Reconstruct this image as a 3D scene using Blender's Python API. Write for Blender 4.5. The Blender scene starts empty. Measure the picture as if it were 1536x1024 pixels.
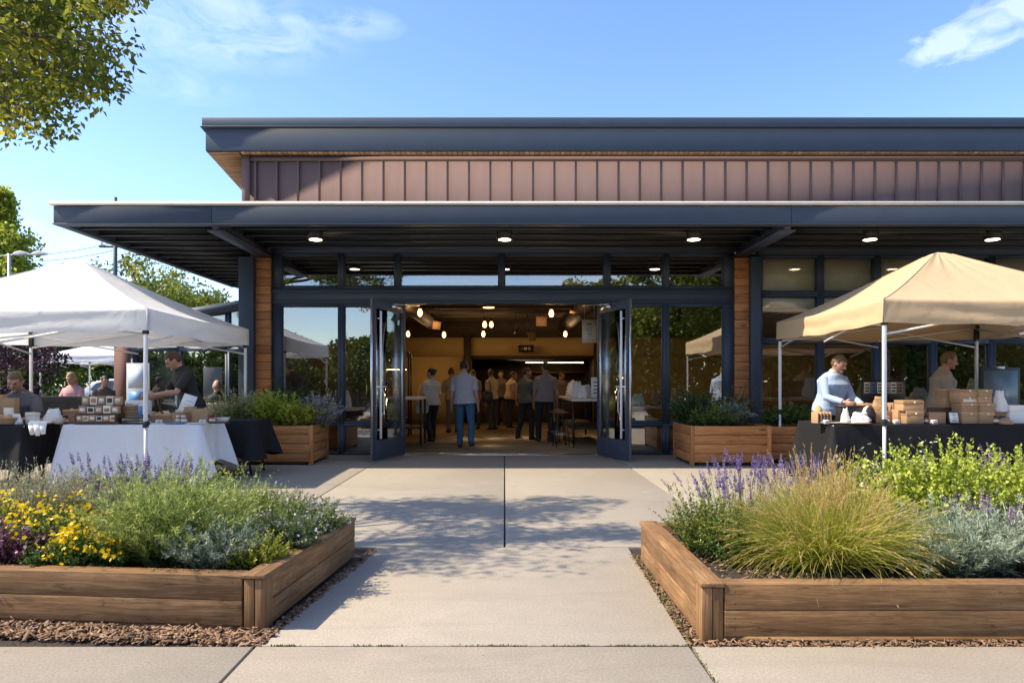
import bpy, math, random
import numpy as np
from mathutils import Vector, Matrix, Euler
from mathutils import noise as mnoise
random.seed(7)
RNG = np.random.default_rng(11)
S = bpy.context.scene
COL = S.collection
PI = math.pi

def P(px, py, Y):
    """a point of the place at depth Y, read off the 1536 px wide photograph"""
    return Vector(((px - 757) * Y / 1027, Y, 1.25 + (575 - py) * Y / 1027))

def nz(x, y, z=0.0):
    return mnoise.noise(Vector((x, y, z)))

# ------------------------------------------------------------------ mesh builder
class MB:
    def __init__(s):
        s.v = []; s.n = 0; s.polys = []; s.r = []; s.m = []
    def add(s, verts, faces, rnd=None, m=0):
        verts = np.asarray(verts, dtype=np.float64).reshape(-1, 3)
        b = s.n
        s.v.append(verts); s.n += len(verts)
        rr = random.random() if rnd is None else rnd
        for f in faces:
            s.polys.append(np.asarray([f], dtype=np.int64) + b)
            s.r.append(np.array([rr])); s.m.append(np.array([m]))
        return s
    def addn(s, verts, faces, rnd, m=0):
        """many faces at once: faces (k, c) indices into verts, rnd (k,)"""
        verts = np.asarray(verts, dtype=np.float64).reshape(-1, 3)
        b = s.n
        s.v.append(verts); s.n += len(verts)
        faces = np.asarray(faces, dtype=np.int64)
        s.polys.append(faces + b)
        s.r.append(np.broadcast_to(np.asarray(rnd, dtype=float), (len(faces),)).copy())
        s.m.append(np.full(len(faces), m))
        return s
    def box(s, x0, y0, z0, x1, y1, z1, rnd=None, m=0):
        v = [(x0,y0,z0),(x1,y0,z0),(x1,y1,z0),(x0,y1,z0),(x0,y0,z1),(x1,y0,z1),(x1,y1,z1),(x0,y1,z1)]
        f = [(0,3,2,1),(4,5,6,7),(0,1,5,4),(1,2,6,5),(2,3,7,6),(3,0,4,7)]
        return s.add(v, f, rnd, m)
    def obox(s, c, size, rot=None, rnd=None, m=0, taper=1.0):
        hx, hy, hz = [q / 2 for q in size]
        v = []
        for z, t in ((-hz, 1.0), (hz, taper)):
            for x, y in ((-hx,-hy),(hx,-hy),(hx,hy),(-hx,hy)):
                p = Vector((x*t, y*t, z))
                if rot is not None: p = rot @ p
                v.append(tuple(p + Vector(c)))
        f = [(0,3,2,1),(4,5,6,7),(0,1,5,4),(1,2,6,5),(2,3,7,6),(3,0,4,7)]
        return s.add(v, f, rnd, m)
    def beam(s, a, b, w, h, up=(0,0,1), rnd=None, m=0):
        a, b = Vector(a), Vector(b); d = (b - a).normalized(); up = Vector(up)
        if abs(d.dot(up)) > .98: up = Vector((0,1,0))
        x = d.cross(up).normalized(); z = x.cross(d)
        v = []
        for q in (a, b):
            for i, j in ((-1,-1),(1,-1),(1,1),(-1,1)):
                v.append(tuple(q + x*(i*w/2) + z*(j*h/2)))
        f = [(0,1,2,3),(7,6,5,4),(0,4,5,1),(1,5,6,2),(2,6,7,3),(3,7,4,0)]
        return s.add(v, f, rnd, m)
    def rings(s, rings, cap=True, rnd=None, m=0, closed=True):
        n = len(rings[0]); v = [p for r in rings for p in r]; f = []
        for k in range(len(rings) - 1):
            for i in range(n if closed else n - 1):
                j = (i + 1) % n
                f.append((k*n+i, k*n+j, (k+1)*n+j, (k+1)*n+i))
        if cap:
            f.append(tuple(range(n - 1, -1, -1))); f.append(tuple((len(rings)-1)*n + i for i in range(n)))
        return s.add(v, f, rnd, m)
    def tube(s, pts, radii, n=8, rnd=None, m=0, flat=1.0, cap=True):
        pts = [Vector(p) for p in pts]
        if not hasattr(radii, '__len__'): radii = [radii] * len(pts)
        ref = None; rings = []
        for i, p in enumerate(pts):
            d = (pts[min(i+1, len(pts)-1)] - pts[max(i-1, 0)])
            d = d.normalized() if d.length > 1e-9 else Vector((0,0,1))
            if ref is None:
                ref = Vector((1,0,0)) if abs(d.x) < .9 else Vector((0,1,0))
            x = (ref - d * ref.dot(d)).normalized(); y = d.cross(x); ref = x
            r = radii[i]
            rings.append([tuple(p + x*(r*math.cos(2*PI*k/n)) + y*(r*flat*math.sin(2*PI*k/n))) for k in range(n)])
        return s.rings(rings, cap, rnd, m)
    def ell(s, c, rad, seg=14, rin=9, rot=None, rnd=None, m=0, fn=None):
        c = Vector(c); rings = []
        for j in range(rin + 1):
            t = PI * (0.02 + 0.96 * j / rin)
            ring = []
            for i in range(seg):
                a = 2*PI*i/seg
                p = Vector((math.sin(t)*math.cos(a), math.sin(t)*math.sin(a), -math.cos(t)))
                if fn: p = fn(p)
                p = Vector((p.x*rad[0], p.y*rad[1], p.z*rad[2]))
                if rot is not None: p = rot @ p
                ring.append(tuple(c + p))
            rings.append(ring)
        return s.rings(rings, True, rnd, m)
    def lathe(s, c, prof, n=20, rnd=None, m=0, axis=None):
        """prof: (radius, height) pairs from bottom to top about a vertical axis at c"""
        c = Vector(c); rings = []
        for r, h in prof:
            ring = []
            for k in range(n):
                p = Vector((r*math.cos(2*PI*k/n), r*math.sin(2*PI*k/n), h))
                if axis is not None: p = axis @ p
                ring.append(tuple(c + p))
            rings.append(ring)
        return s.rings(rings, True, rnd, m)
    def prism(s, prof, axis, a, b, rnd=None, m=0):
        """extrude a closed 2D outline along axis ('x': outline is (y,z); 'y': (x,z); 'z': (x,y))"""
        def q(u, v, t):
            return (t,u,v) if axis == 'x' else (u,t,v) if axis == 'y' else (u,v,t)
        n = len(prof); v = [q(u, w, a) for u, w in prof] + [q(u, w, b) for u, w in prof]
        f = [(i, (i+1) % n, n + (i+1) % n, n + i) for i in range(n)]
        f += [tuple(range(n-1, -1, -1)), tuple(range(n, 2*n))]
        return s.add(v, f, rnd, m)
    def build(s, name, mat, parent=None, smooth=False, bevel=0, recalc=True, loc=None, seg=2):
        me = bpy.data.meshes.new(name)
        V = np.concatenate(s.v) if s.v else np.zeros((0,3))
        counts = np.concatenate([np.full(len(p), p.shape[1]) for p in s.polys])
        loops = np.concatenate([p.ravel() for p in s.polys])
        me.vertices.add(len(V)); me.vertices.foreach_set('co', V.ravel())
        me.loops.add(len(loops)); me.loops.foreach_set('vertex_index', loops)
        me.polygons.add(len(counts))
        me.polygons.foreach_set('loop_start', np.concatenate([[0], np.cumsum(counts)[:-1]]))
        for q in (mat if isinstance(mat, (list, tuple)) else [mat]): me.materials.append(q)
        me.polygons.foreach_set('material_index', np.concatenate(s.m).astype(np.int32))
        me.update(calc_edges=True)
        me.validate()
        at = me.attributes.new('rnd', 'FLOAT', 'FACE')
        R = np.concatenate(s.r)
        if len(R) == len(me.polygons): at.data.foreach_set('value', R)
        if recalc:
            import bmesh
            bm = bmesh.new(); bm.from_mesh(me); bmesh.ops.recalc_face_normals(bm, faces=bm.faces); bm.to_mesh(me); bm.free()
        if smooth: me.shade_smooth()
        o = bpy.data.objects.new(name, me); COL.objects.link(o)
        if parent is not None: o.parent = parent
        if loc is not None: o.location = loc
        if bevel:
            b = o.modifiers.new('bevel', 'BEVEL'); b.width = bevel; b.segments = seg; b.limit_method = 'ANGLE'; b.angle_limit = math.radians(40)
        return o

def tag(o, label=None, cat=None, group=None, kind=None):
    if label: o['label'] = label
    if cat: o['category'] = cat
    if group: o['group'] = group
    if kind: o['kind'] = kind
    return o
def thing(name, label, cat, loc=(0,0,0), rz=0.0, group=None):
    o = bpy.data.objects.new(name, None); COL.objects.link(o)
    o.location = loc; o.rotation_euler = (0, 0, rz); o.empty_display_size = .2
    return tag(o, label, cat, group)
def copy_tree(o, parent=None):
    c = o.copy(); COL.objects.link(c)
    if parent is not None: c.parent = parent
    for ch in list(o.children): copy_tree(ch, c)
    return c

# ------------------------------------------------------------------ materials
class NT:
    def __init__(s, name):
        s.mat = bpy.data.materials.new(name); s.mat.use_nodes = True
        s.t = s.mat.node_tree; s.t.nodes.clear()
        s.out = s.t.nodes.new('ShaderNodeOutputMaterial')
    def n(s, typ, **kw):
        o = s.t.nodes.new('ShaderNode' + typ)
        for k, v in kw.items(): setattr(o, k, v)
        return o
    def l(s, a, b): s.t.links.new(a, b)
    def val(s, sock, v):
        if hasattr(v, 'is_output'): s.l(v, sock)
        else: sock.default_value = v
    def coord(s, scale=(1,1,1), rnd=0, which='Object'):
        tc = s.n('TexCoord'); mp = s.n('Mapping'); mp.inputs['Scale'].default_value = scale
        s.l(tc.outputs[which], mp.inputs['Vector'])
        if rnd:
            a = s.n('Attribute', attribute_name='rnd'); m = s.math('MULTIPLY', a.outputs['Fac'], rnd)
            v = s.n('VectorMath', operation='ADD'); s.l(mp.outputs[0], v.inputs[0]); s.l(m, v.inputs[1]); return v.outputs[0]
        return mp.outputs[0]
    def noise(s, vec, scale=5, detail=5, rough=.55, dist=0):
        o = s.n('TexNoise'); s.l(vec, o.inputs['Vector'])
        o.inputs['Scale'].default_value = scale; o.inputs['Detail'].default_value = detail
        o.inputs['Roughness'].default_value = rough; o.inputs['Distortion'].default_value = dist
        return o.outputs['Fac']
    def math(s, op, a, b=None, clamp=False):
        o = s.n('Math', operation=op, use_clamp=clamp); s.val(o.inputs[0], a)
        if b is not None: s.val(o.inputs[1], b)
        return o.outputs[0]
    def ramp(s, fac, stops):
        o = s.n('ValToRGB'); s.l(fac, o.inputs[0]); e = o.color_ramp.elements
        while len(e) < len(stops): e.new(.5)
        for q, (p, c) in zip(e, stops):
            q.position = p; q.color = (c, c, c, 1) if not hasattr(c, '__len__') else (*c[:3], 1)
        return o.outputs['Color']
    def mix(s, fac, a, b, mode='MIX'):
        o = s.n('Mix', data_type='RGBA', blend_type=mode); s.val(o.inputs[0], fac)
        for sock, v in ((o.inputs[6], a), (o.inputs[7], b)):
            if hasattr(v, 'is_output'): s.l(v, sock)
            else: sock.default_value = (*v[:3], 1)
        return o.outputs[2]
    def rnd(s): return s.n('Attribute', attribute_name='rnd').outputs['Fac']
    def bump(s, h, strength=.3, dist=.01, normal=None):
        o = s.n('Bump'); o.inputs['Strength'].default_value = strength; o.inputs['Distance'].default_value = dist
        s.l(h, o.inputs['Height'])
        if normal is not None: s.l(normal, o.inputs['Normal'])
        return o.outputs[0]
    def bsdf(s, col, rough=.6, metal=0, spec=.5, normal=None, emit=None, estr=0, transl=0):
        b = s.n('BsdfPrincipled')
        if hasattr(col, 'is_output'): s.l(col, b.inputs['Base Color'])
        else: b.inputs['Base Color'].default_value = (*col[:3], 1)
        s.val(b.inputs['Roughness'], rough); b.inputs['Metallic'].default_value = metal
        b.inputs['Specular IOR Level'].default_value = spec
        if normal is not None: s.l(normal, b.inputs['Normal'])
        if emit: b.inputs['Emission Color'].default_value = (*emit, 1); b.inputs['Emission Strength'].default_value = estr
        out = b.outputs[0]
        if transl:
            t = s.n('BsdfTranslucent')
            if hasattr(col, 'is_output'): s.l(col, t.inputs['Color'])
            else: t.inputs['Color'].default_value = (*col[:3], 1)
            if normal is not None: s.l(normal, t.inputs['Normal'])
            mx = s.n('MixShader'); mx.inputs[0].default_value = transl
            s.l(out, mx.inputs[1]); s.l(t.outputs[0], mx.inputs[2]); out = mx.outputs[0]
        s.l(out, s.out.inputs['Surface'])
        return s.mat

def plain(name, col, col2=None, rough=.6, metal=0, spec=.5, scale=6, stretch=(1,1,1), bump=.0, bscale=40, bdist=.004, rnd=.15, transl=0, hi=.75, lo=.25):
    t = NT(name); v = t.coord(stretch, rnd=13.0 if rnd else 0)
    c2 = col2 or tuple(q*.82 for q in col)
    f = t.noise(v, scale, 6, .6)
    c = t.mix(t.ramp(f, [(lo, 0.0), (hi, 1.0)]), col, c2)
    if rnd:
        k = t.math('ADD', t.math('MULTIPLY', t.rnd(), 2*rnd), 1 - rnd)
        vv = t.n('VectorMath', operation='SCALE'); t.l(c, vv.inputs[0]); t.l(k, vv.inputs['Scale']); c = vv.outputs[0]
    nrm = t.bump(t.noise(v, bscale, 4), bump, bdist) if bump else None
    r = t.math('ADD', t.math('MULTIPLY', f, .2), rough - .1)
    return t.bsdf(c, r, metal, spec, nrm, transl=transl)

def wood(name, dark, mid, light, axis='x', rough=.65, weather=.35, fine=1.0):
    t = NT(name)
    st = {'x': (1.3, 24, 24), 'y': (24, 1.3, 24), 'z': (24, 24, 1.3)}[axis]
    v = t.coord(st, rnd=37.0)
    g = t.noise(v, 2.2*fine, 8, .62, .6)
    g2 = t.noise(v, 9*fine, 5, .6)
    f = t.math('ADD', t.math('MULTIPLY', g, .7), t.math('MULTIPLY', g2, .3))
    c = t.ramp(f, [(.3, dark), (.5, mid), (.68, light)])
    w = t.noise(t.coord((1,1,1), rnd=5.0), 2.3, 6, .65)
    c = t.mix(t.math('MULTIPLY', t.ramp(w, [(.42, 0.0), (.7, 1.0)]), weather), c, tuple(q*.55 for q in dark))
    kv = t.coord({'x': (3.0, 9, 9), 'y': (9, 3.0, 9), 'z': (9, 9, 3.0)}[axis], rnd=11.0)
    kn = t.n('TexVoronoi', feature='F1'); t.l(kv, kn.inputs['Vector']); kn.inputs['Scale'].default_value = .55
    c = t.mix(t.ramp(kn.outputs['Distance'], [(.05, .8), (.13, 0.0)]), c, tuple(q*.4 for q in dark))
    cr = t.noise(t.coord({'x': (.9, 13, 13), 'y': (13, .9, 13), 'z': (13, 13, .9)}[axis], rnd=23.0), 1.7, 3, .5, .8)
    cr = t.math('ABSOLUTE', t.math('SUBTRACT', cr, .5))
    c = t.mix(t.math('MULTIPLY', t.ramp(cr, [(.0, .8), (.016, 0.0)]), t.ramp(w, [(.4, .15), (.6, 1.0)])), c, tuple(q*.3 for q in dark))
    k = t.math('ADD', t.math('MULTIPLY', t.rnd(), .42), .79)
    vv = t.n('VectorMath', operation='SCALE'); t.l(c, vv.inputs[0]); t.l(k, vv.inputs['Scale'])
    nrm = t.bump(f, .45, .006)
    return t.bsdf(vv.outputs[0], t.math('ADD', t.math('MULTIPLY', g2, .3), rough - .15), 0, .35, nrm)

def leafmat(name, a, b, c=None, rough=.5, transl=.27, spec=.3):
    t = NT(name); r = t.rnd()
    st = [(0, a), (1, b)] if c is None else [(0, a), (.55, b), (1, c)]
    return t.bsdf(t.ramp(r, st), rough, 0, spec, transl=transl)

def emitter(name, col, strength):
    t = NT(name); return t.bsdf((.8,.75,.7), .4, 0, .5, emit=col, estr=strength)

def fabric(name, col, transl=0.0, rough=.8, wr=.25, wscale=5, sheen=0):
    t = NT(name); v = t.coord()
    f = t.noise(v, 3.0, 5); c = t.mix(f, tuple(q*.94 for q in col), col)
    n1 = t.bump(t.noise(v, wscale, 3, .5, .8), wr, .03)
    n2 = t.bump(t.noise(v, 260, 2), .12, .002, n1)
    return t.bsdf(c, rough, 0, .25, n2, transl=transl)

M = {}
def concrete():
    t = NT('concrete'); v = t.coord()
    big = t.noise(v, .55, 6, .6, .4); mid = t.noise(v, 5.5, 7, .65); fine = t.noise(v, 85, 6, .75); grit = t.noise(v, 320, 3, .7)
    c = t.ramp(big, [(.3, (.315,.274,.218)), (.7, (.40,.352,.284))])
    c = t.mix(t.ramp(mid, [(.35, .0), (.75, .55)]), c, (.27,.24,.195))
    c = t.mix(t.ramp(fine, [(.38, .7), (.60, 0.0)]), c, (.19,.165,.13))
    c = t.mix(t.ramp(grit, [(.54, 0.0), (.72, .8)]), c, (.60,.55,.47))
    st = t.noise(t.coord((.35, 2.4, 1)), 1.6, 6, .7, 1.2)
    c = t.mix(t.ramp(st, [(.5, 0.0), (.78, .45)]), c, (.23,.20,.165))
    vo = t.n('TexVoronoi', feature='F1'); t.l(v, vo.inputs['Vector']); vo.inputs['Scale'].default_value = 9
    sp = t.math('MULTIPLY', t.ramp(vo.outputs['Distance'], [(.03, 1.0), (.07, 0.0)]), t.ramp(t.noise(v, 2.1, 2), [(.5, 0.0), (.6, .8)]))
    c = t.mix(sp, c, (.12,.1,.08))
    k = t.math('ADD', t.math('MULTIPLY', t.rnd(), .12), .94)
    vv = t.n('VectorMath', operation='SCALE'); t.l(c, vv.inputs[0]); t.l(k, vv.inputs['Scale'])
    h = t.math('ADD', t.math('MULTIPLY', fine, .6), t.math('MULTIPLY', mid, .4))
    return t.bsdf(vv.outputs[0], .92, 0, .10, t.bump(h, .55, .006))
M['concrete'] = concrete()
M['soil'] = plain('soil', (.055,.036,.024), (.025,.017,.012), .95, scale=18, bump=.9, bscale=55, bdist=.03, rnd=0)
M['chips'] = plain('bark_chips', (.29,.175,.10), (.11,.062,.036), .9, scale=20, rnd=.6, bump=.4)
M['asphalt'] = plain('asphalt', (.09,.088,.085), (.06,.06,.058), .9, scale=30, bump=.5, bscale=200, rnd=0)
M['steel'] = plain('dark_steel', (.050,.067,.098), (.041,.056,.083), .5, spec=.35, scale=2.5, bump=.05, bscale=18, rnd=.08)
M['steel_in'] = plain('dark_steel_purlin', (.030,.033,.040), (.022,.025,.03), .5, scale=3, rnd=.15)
M['deckmetal'] = plain('black_metal_deck', (.016,.017,.02), (.010,.011,.013), .6, scale=3, rnd=.1)
M['flash'] = plain('pale_metal_flashing', (.62,.58,.53), (.5,.47,.43), .8, spec=.08, scale=4, rnd=.05)
M['siding'] = plain('brown_siding', (.185,.126,.118), (.165,.111,.103), .9, spec=.12, scale=3, stretch=(2,2,.5), bump=.12, bscale=50, rnd=.05)
M['alu'] = plain('brushed_aluminium', (.72,.72,.72), (.62,.62,.62), .3, metal=.9, scale=8, stretch=(20,20,1), rnd=.05)
M['whitepole'] = plain('white_powder_coat', (.74,.74,.74), (.66,.66,.66), .4, scale=6, rnd=.03)
M['blackplastic'] = plain('black_plastic', (.018,.018,.02), (.012,.012,.012), .45, rnd=.1)
M['wood_x'] = wood('weathered_timber_along', (.10,.049,.02), (.225,.122,.051), (.38,.225,.106), 'x', weather=.45)
M['wood_y'] = wood('weathered_timber_across', (.10,.049,.02), (.225,.122,.051), (.38,.225,.106), 'y', weather=.45)
M['wood_z'] = wood('weathered_timber_upright', (.10,.049,.02), (.225,.122,.051), (.38,.225,.106), 'z', weather=.45)
M['cedar_x'] = wood('stained_cedar_along', (.23,.085,.026), (.43,.175,.056), (.55,.265,.095), 'x', .5, .15)
M['cedar_y'] = wood('stained_cedar_across', (.23,.085,.026), (.43,.175,.056), (.55,.265,.095), 'y', .5, .15)
M['cedar_z'] = wood('stained_cedar_upright', (.23,.085,.026), (.43,.175,.056), (.55,.265,.095), 'z', .5, .15)
M['soffit'] = wood('soffit_boards', (.36,.19,.09), (.50,.29,.15), (.60,.37,.2), 'x', .6, .1)
M['whitefab'] = fabric('white_canopy_fabric', (.86,.86,.86), transl=.33, wr=.5, wscale=3.2)
M['tanfab'] = fabric('tan_canopy_fabric', (.62,.455,.27), transl=.2, wr=.5, wscale=3.2)
M['whitecloth'] = fabric('white_tablecloth', (.78,.78,.80), transl=.1, wr=.3, wscale=6)
M['blackcloth'] = fabric('black_tablecloth', (.011,.011,.013), wr=.3, wscale=6)
M['kraft'] = plain('kraft_cardboard', (.42,.255,.13), (.36,.21,.105), .8, scale=5, stretch=(1,1,6), rnd=.14, bump=.1, bscale=80)
M['paper'] = plain('white_paper', (.78,.76,.72), (.7,.68,.64), .8, scale=5, rnd=.04, bump=.25, bscale=20)
M['label'] = plain('cream_label', (.72,.66,.55), (.62,.55,.44), .7, scale=6, rnd=.2)
M['darkwood'] = wood('dark_display_wood', (.05,.024,.012), (.10,.05,.026), (.15,.08,.04), 'x', .5, .2)
M['ink'] = plain('dark_print', (.05,.045,.04), None, .7, rnd=.3)
M['bluebox'] = plain('blue_print', (.10,.27,.52), (.07,.2,.42), .5, rnd=.2)
M['ceramic'] = plain('glazed_ceramic', (.62,.60,.56), None, .25, rnd=.05)
M['bread'] = plain('bread_crust', (.36,.19,.08), (.55,.36,.18), .8, scale=14, bump=.4, bscale=30)
M['leather'] = plain('dark_cover', (.03,.028,.03), None, .5, rnd=.3)
def glass(name, tint=(.72,.78,.77), base=.10, ior=1.5):
    t = NT(name)
    tr = t.n('BsdfTransparent'); tr.inputs[0].default_value = (*tint, 1)
    gl = t.n('BsdfGlossy'); gl.inputs['Roughness'].default_value = 0.0; gl.inputs[0].default_value = (.95,.97,1,1)
    wv = t.bump(t.noise(t.coord((1,1,1)), 1.6, 1), .012, .05); t.l(wv, gl.inputs['Normal'])
    fr = t.n('Fresnel'); fr.inputs[0].default_value = ior
    mx = t.n('MixShader'); t.l(t.math('ADD', fr.outputs[0], base, True), mx.inputs[0])
    t.l(tr.outputs[0], mx.inputs[1]); t.l(gl.outputs[0], mx.inputs[2]); t.l(mx.outputs[0], t.out.inputs['Surface'])
    return t.mat
M['glass'] = glass('window_glass', (.84,.86,.83), .28)
M['satin'] = plain('lit_look_satin_aluminium', (.88,.88,.87), (.82,.82,.82), .4, metal=0, rnd=.0)  # near-white, non-metal: the lit look of the door handles is in this colour
M['blindglass'] = glass('window_glass_before_blinds', (.93,.94,.92), .05)
M['doorglass'] = glass('door_glass', (.86,.89,.87), .03, 1.06)
# ------------------------------------------------------------------ ground, paving, mulch
g = MB(); g.add([(-300,-300,-.035),(300,-300,-.035),(300,300,-.035),(-300,300,-.035)], [(0,1,2,3)])
tag(g.build('ground', M['asphalt']), kind='structure')
gp = .007
pv = MB()
def slab(a, b, c, d):
    """corners counter-clockwise from front left; top at z=0"""
    pts = [Vector((*q, 0)) for q in (a, b, c, d)]; cc = sum(pts, Vector()) / 4
    q = []
    for i, p in enumerate(pts):
        e1 = (pts[(i+1) % 4] - p).normalized(); e2 = (pts[i-1] - p).normalized()
        q.append(p + e1*gp + e2*gp)
    v = [(p.x, p.y, -.05) for p in q] + [(p.x, p.y, 0) for p in q]
    pv.add(v, [(0,3,2,1),(4,5,6,7),(0,1,5,4),(1,2,6,5),(2,3,7,6),(3,0,4,7)])
xs = [-31,-28.2,-25.4,-22.6,-19.9,-17.2,-14.4,-11.7,-9.0,-6.1,-3.4,-1.19,.885,3.4,6.1,9.0,11.7,14.4,17.2,19.9,22.6,25.4,28.2,31]
for y0, y1 in ((-5.7,-3.4),(-3.4,-1.1),(-1.1,1.1),(1.1,3.266)):
    for i in range(len(xs)-1): slab((xs[i],y0),(xs[i+1],y0),(xs[i+1],y1),(xs[i],y1))
slab((-1.17,3.266),(.885,3.266),(.95,5.24),(-.985,5.24))
xs2 = [-14.5,-12.2,-10.2,-8.2,-6.15,-4.1,-2.05,0,1.87,3.9,5.95,8.0,10.05,12.1,14.2]
for i in range(len(xs2)-1):
    slab((xs2[i],5.24),(xs2[i+1],5.24),(xs2[i+1],12.02),(xs2[i],12.02))
    if xs2[i+1] <= -4.1:
        slab((xs2[i],12.02),(xs2[i+1],12.02),(xs2[i+1],15.9),(xs2[i],15.9))
tag(pv.build('pavement', M['concrete'], bevel=.004, seg=2), kind='structure')
def bed(name, pts):
    b = MB(); b.add([(x, y, -.018) for x, y in pts], [(0,1,2,3)])
    tag(b.build(name, M['soil']), kind='structure')
bed('mulch_bed', [(-9,3.26),(-1.16,3.26),(-.97,5.25),(-9,5.25)])
bed('mulch_bed', [(.88,3.26),(9,3.26),(9,5.25),(.945,5.25)])
def chips(name, regions, label):
    mb = MB()
    for (fn, n, sz) in regions:
        for _ in range(n):
            x, y, z = fn()
            L = sz*random.uniform(.5, 1.6)
            R = Euler((random.gauss(0,.35), random.gauss(0,.35), random.uniform(0, 6.3))).to_matrix()
            mb.obox((x, y, z), (L*1.25, L*random.uniform(.16,.42), .004), R, taper=random.uniform(.5,.95))
    tag(mb.build(name, M['chips'], recalc=False), label, 'mulch', kind='stuff')
U = random.uniform
def lf():   # strip in front of the left planter
    x = U(-3.2,-1.15); y = 3.47 - (x+1.2)*.085 + U(-.20, .015); return (x, max(y, 3.275+U(0,.02)), -.012 + U(0,.025))
def ls():
    t = U(0,1); x = -1.2 + .2*t + U(-.01,.055); return (x, 3.4 + 1.75*t, -.012+U(0,.02))
def rf():
    return (U(.93,3.2), U(3.255,3.325), -.012+U(0,.022))
def rs():
    t = U(0,1); return (U(.885,.965)+.03*t, 3.28 + 1.75*t, -.014+U(0,.018))
chips('bark_mulch', [(lf, 2300, .034), (ls, 700, .024)], 'reddish bark mulch spilling along the base of the yellow flower bed')
chips('bark_mulch', [(rf, 900, .022), (rs, 800, .022)], 'thin strip of bark mulch along the base of the golden grass bed')
# moss and tiny weeds in the joints by the beds
mb = MB()
def moss(n, fn, s):
    for _ in range(n):
        x, y = fn(); a = U(0, 6.3); L = s*U(.4,1.3)
        p = Vector((x, y, -.006)); d = Vector((math.cos(a)*.6, math.sin(a)*.6, U(.4,1.2))).normalized()
        sd = Vector((-math.sin(a), math.cos(a), 0))*L*.22
        mb.add([p, p + d*L*.5 + sd, p + d*L, p + d*L*.5 - sd], [(0,1,2,3)])
def clump(x0, x1, y0, y1, k):
    cs_ = [(U(x0,x1), U(y0,y1)) for _ in range(k)]
    def f():
        c = random.choice(cs_); return (c[0] + random.gauss(0,.03), c[1] + random.gauss(0,.0035) if y1-y0 < .02 else c[1]+random.gauss(0,.02))
    return f
moss(900, clump(-1.1,.9,3.2655,3.2665,30), .014); moss(300, lambda: (.888+random.gauss(0,.006), U(2.3,3.25)), .012); moss(420, lambda: (lambda t: (.90+.06*t+random.gauss(0,.012), 3.3+1.7*t))(U(0,1)), .022)
tag(mb.build('joint_moss', leafmat('moss_green', (.03,.045,.012), (.07,.09,.02), (.15,.16,.04)), recalc=False), 'green moss and tiny weeds growing in the paving joints', 'moss', kind='stuff')
# ------------------------------------------------------------------ market hall
YF = 12.1
def X(px): return (px - 757) / 84.9
def Z(py): return 1.25 + (575 - py) / 84.9
hall = thing('market_hall', 'long single storey market hall with open double doors, dark steel canopy and brown siding above', 'building', (0, YF, 0))
H = lambda mb, name, mat, **k: mb.build(name, mat, hall, loc=(0, -YF, 0), **k)
XR = 13.0
# clerestory wall with battens
w = MB(); w.box(-4.55, 12.1, 3.6, XR, 12.3, 5.26, rnd=.5)
x = -4.40
while x < XR:
    w.box(x-.017, 12.066, 4.31, x+.017, 12.1, 5.2, rnd=.75); x += .377
w.box(-4.5, 12.058, 4.15, XR, 12.1, 4.30, rnd=.35)
w.box(-4.5, 12.062, 5.17, XR, 12.1, 5.24, rnd=.6)
H(w, 'clerestory_wall', M['siding'])
w = MB(); w.box(-4.62, 12.03, 3.86, -4.50, 12.2, 5.26, rnd=.9); w.box(-4.62, 12.2, 3.86, -4.55, 22.3, 5.26, rnd=.6)
H(w, 'corner_board', M['siding'])
# sloping roof: outline in (y, z)
dr = math.tan(math.radians(8))
def zr(y, z): return z - (y - 11.9)*dr
r = MB()
r.prism([(11.9,5.29),(11.9,5.70),(22.6,zr(22.6,5.70)),(22.6,zr(22.6,5.29))], 'x', -5.2, XR+.6, rnd=.5)
r.prism([(11.855,5.70),(11.855,5.855),(22.65,zr(22.65,5.855)),(22.65,zr(22.65,5.70))], 'x', -5.245, XR+.65, rnd=.8)
r.prism([(11.83,5.685),(11.83,5.70),(22.6,zr(22.6,5.70)),(22.6,zr(22.6,5.685))], 'x', -5.27, XR+.6, rnd=1.0)
H(r, 'roof', M['steel'], bevel=.006)
sf = MB()
y = 11.93
while y < 22.4:
    y2 = min(y + .085, 22.5)
    sf.prism([(y,zr(y,5.262)),(y,zr(y,5.285)),(y2-.008,zr(y2,5.285)),(y2-.008,zr(y2,5.262))], 'x', -5.17, -4.63)
    y += .09
x = -4.6
while x < XR:
    sf.box(x, 11.93, 5.262, x+.082, 12.055, 5.285); x += .09
H(sf, 'soffit', M['soffit'])
# canopy
cf = MB(); cf.box(-6.46, 9.8, 3.54, -4.2, 9.93, 3.79, rnd=.35); cf.box(-4.194, 9.8, 3.54, 4.1, 9.93, 3.79, rnd=.6); cf.box(4.106, 9.8, 3.54, XR, 9.93, 3.79, rnd=.5)
cf.box(-6.47, 9.785, 3.522, XR, 9.94, 3.54, rnd=1.0)
cf.box(-6.46, 9.93, 3.52, -6.34, 16.2, 3.79, rnd=.4); cf.box(-6.34, 16.05, 3.5, -4.62, 16.2, 3.79, rnd=.4)
H(cf, 'canopy_fascia', M['steel'], bevel=.004)
fl = MB(); fl.box(-6.50, 9.76, 3.80, XR, 9.84, 3.845); fl.box(-6.50, 9.84, 3.80, -6.42, 16.25, 3.845)
H(fl, 'roof_edge_flashing', M['flash'])
M['membrane'] = plain('grey_roof_membrane', (.20,.195,.185), (.14,.135,.13), .95, spec=.03, scale=2, rnd=.02)
fl = MB(); fl.box(-6.42, 9.84, 3.79, XR, 12.06, 3.84, rnd=.5); fl.box(-6.42, 12.06, 3.79, -4.63, 16.25, 3.84, rnd=.5)
H(fl, 'canopy_roof', M['membrane'])
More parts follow.
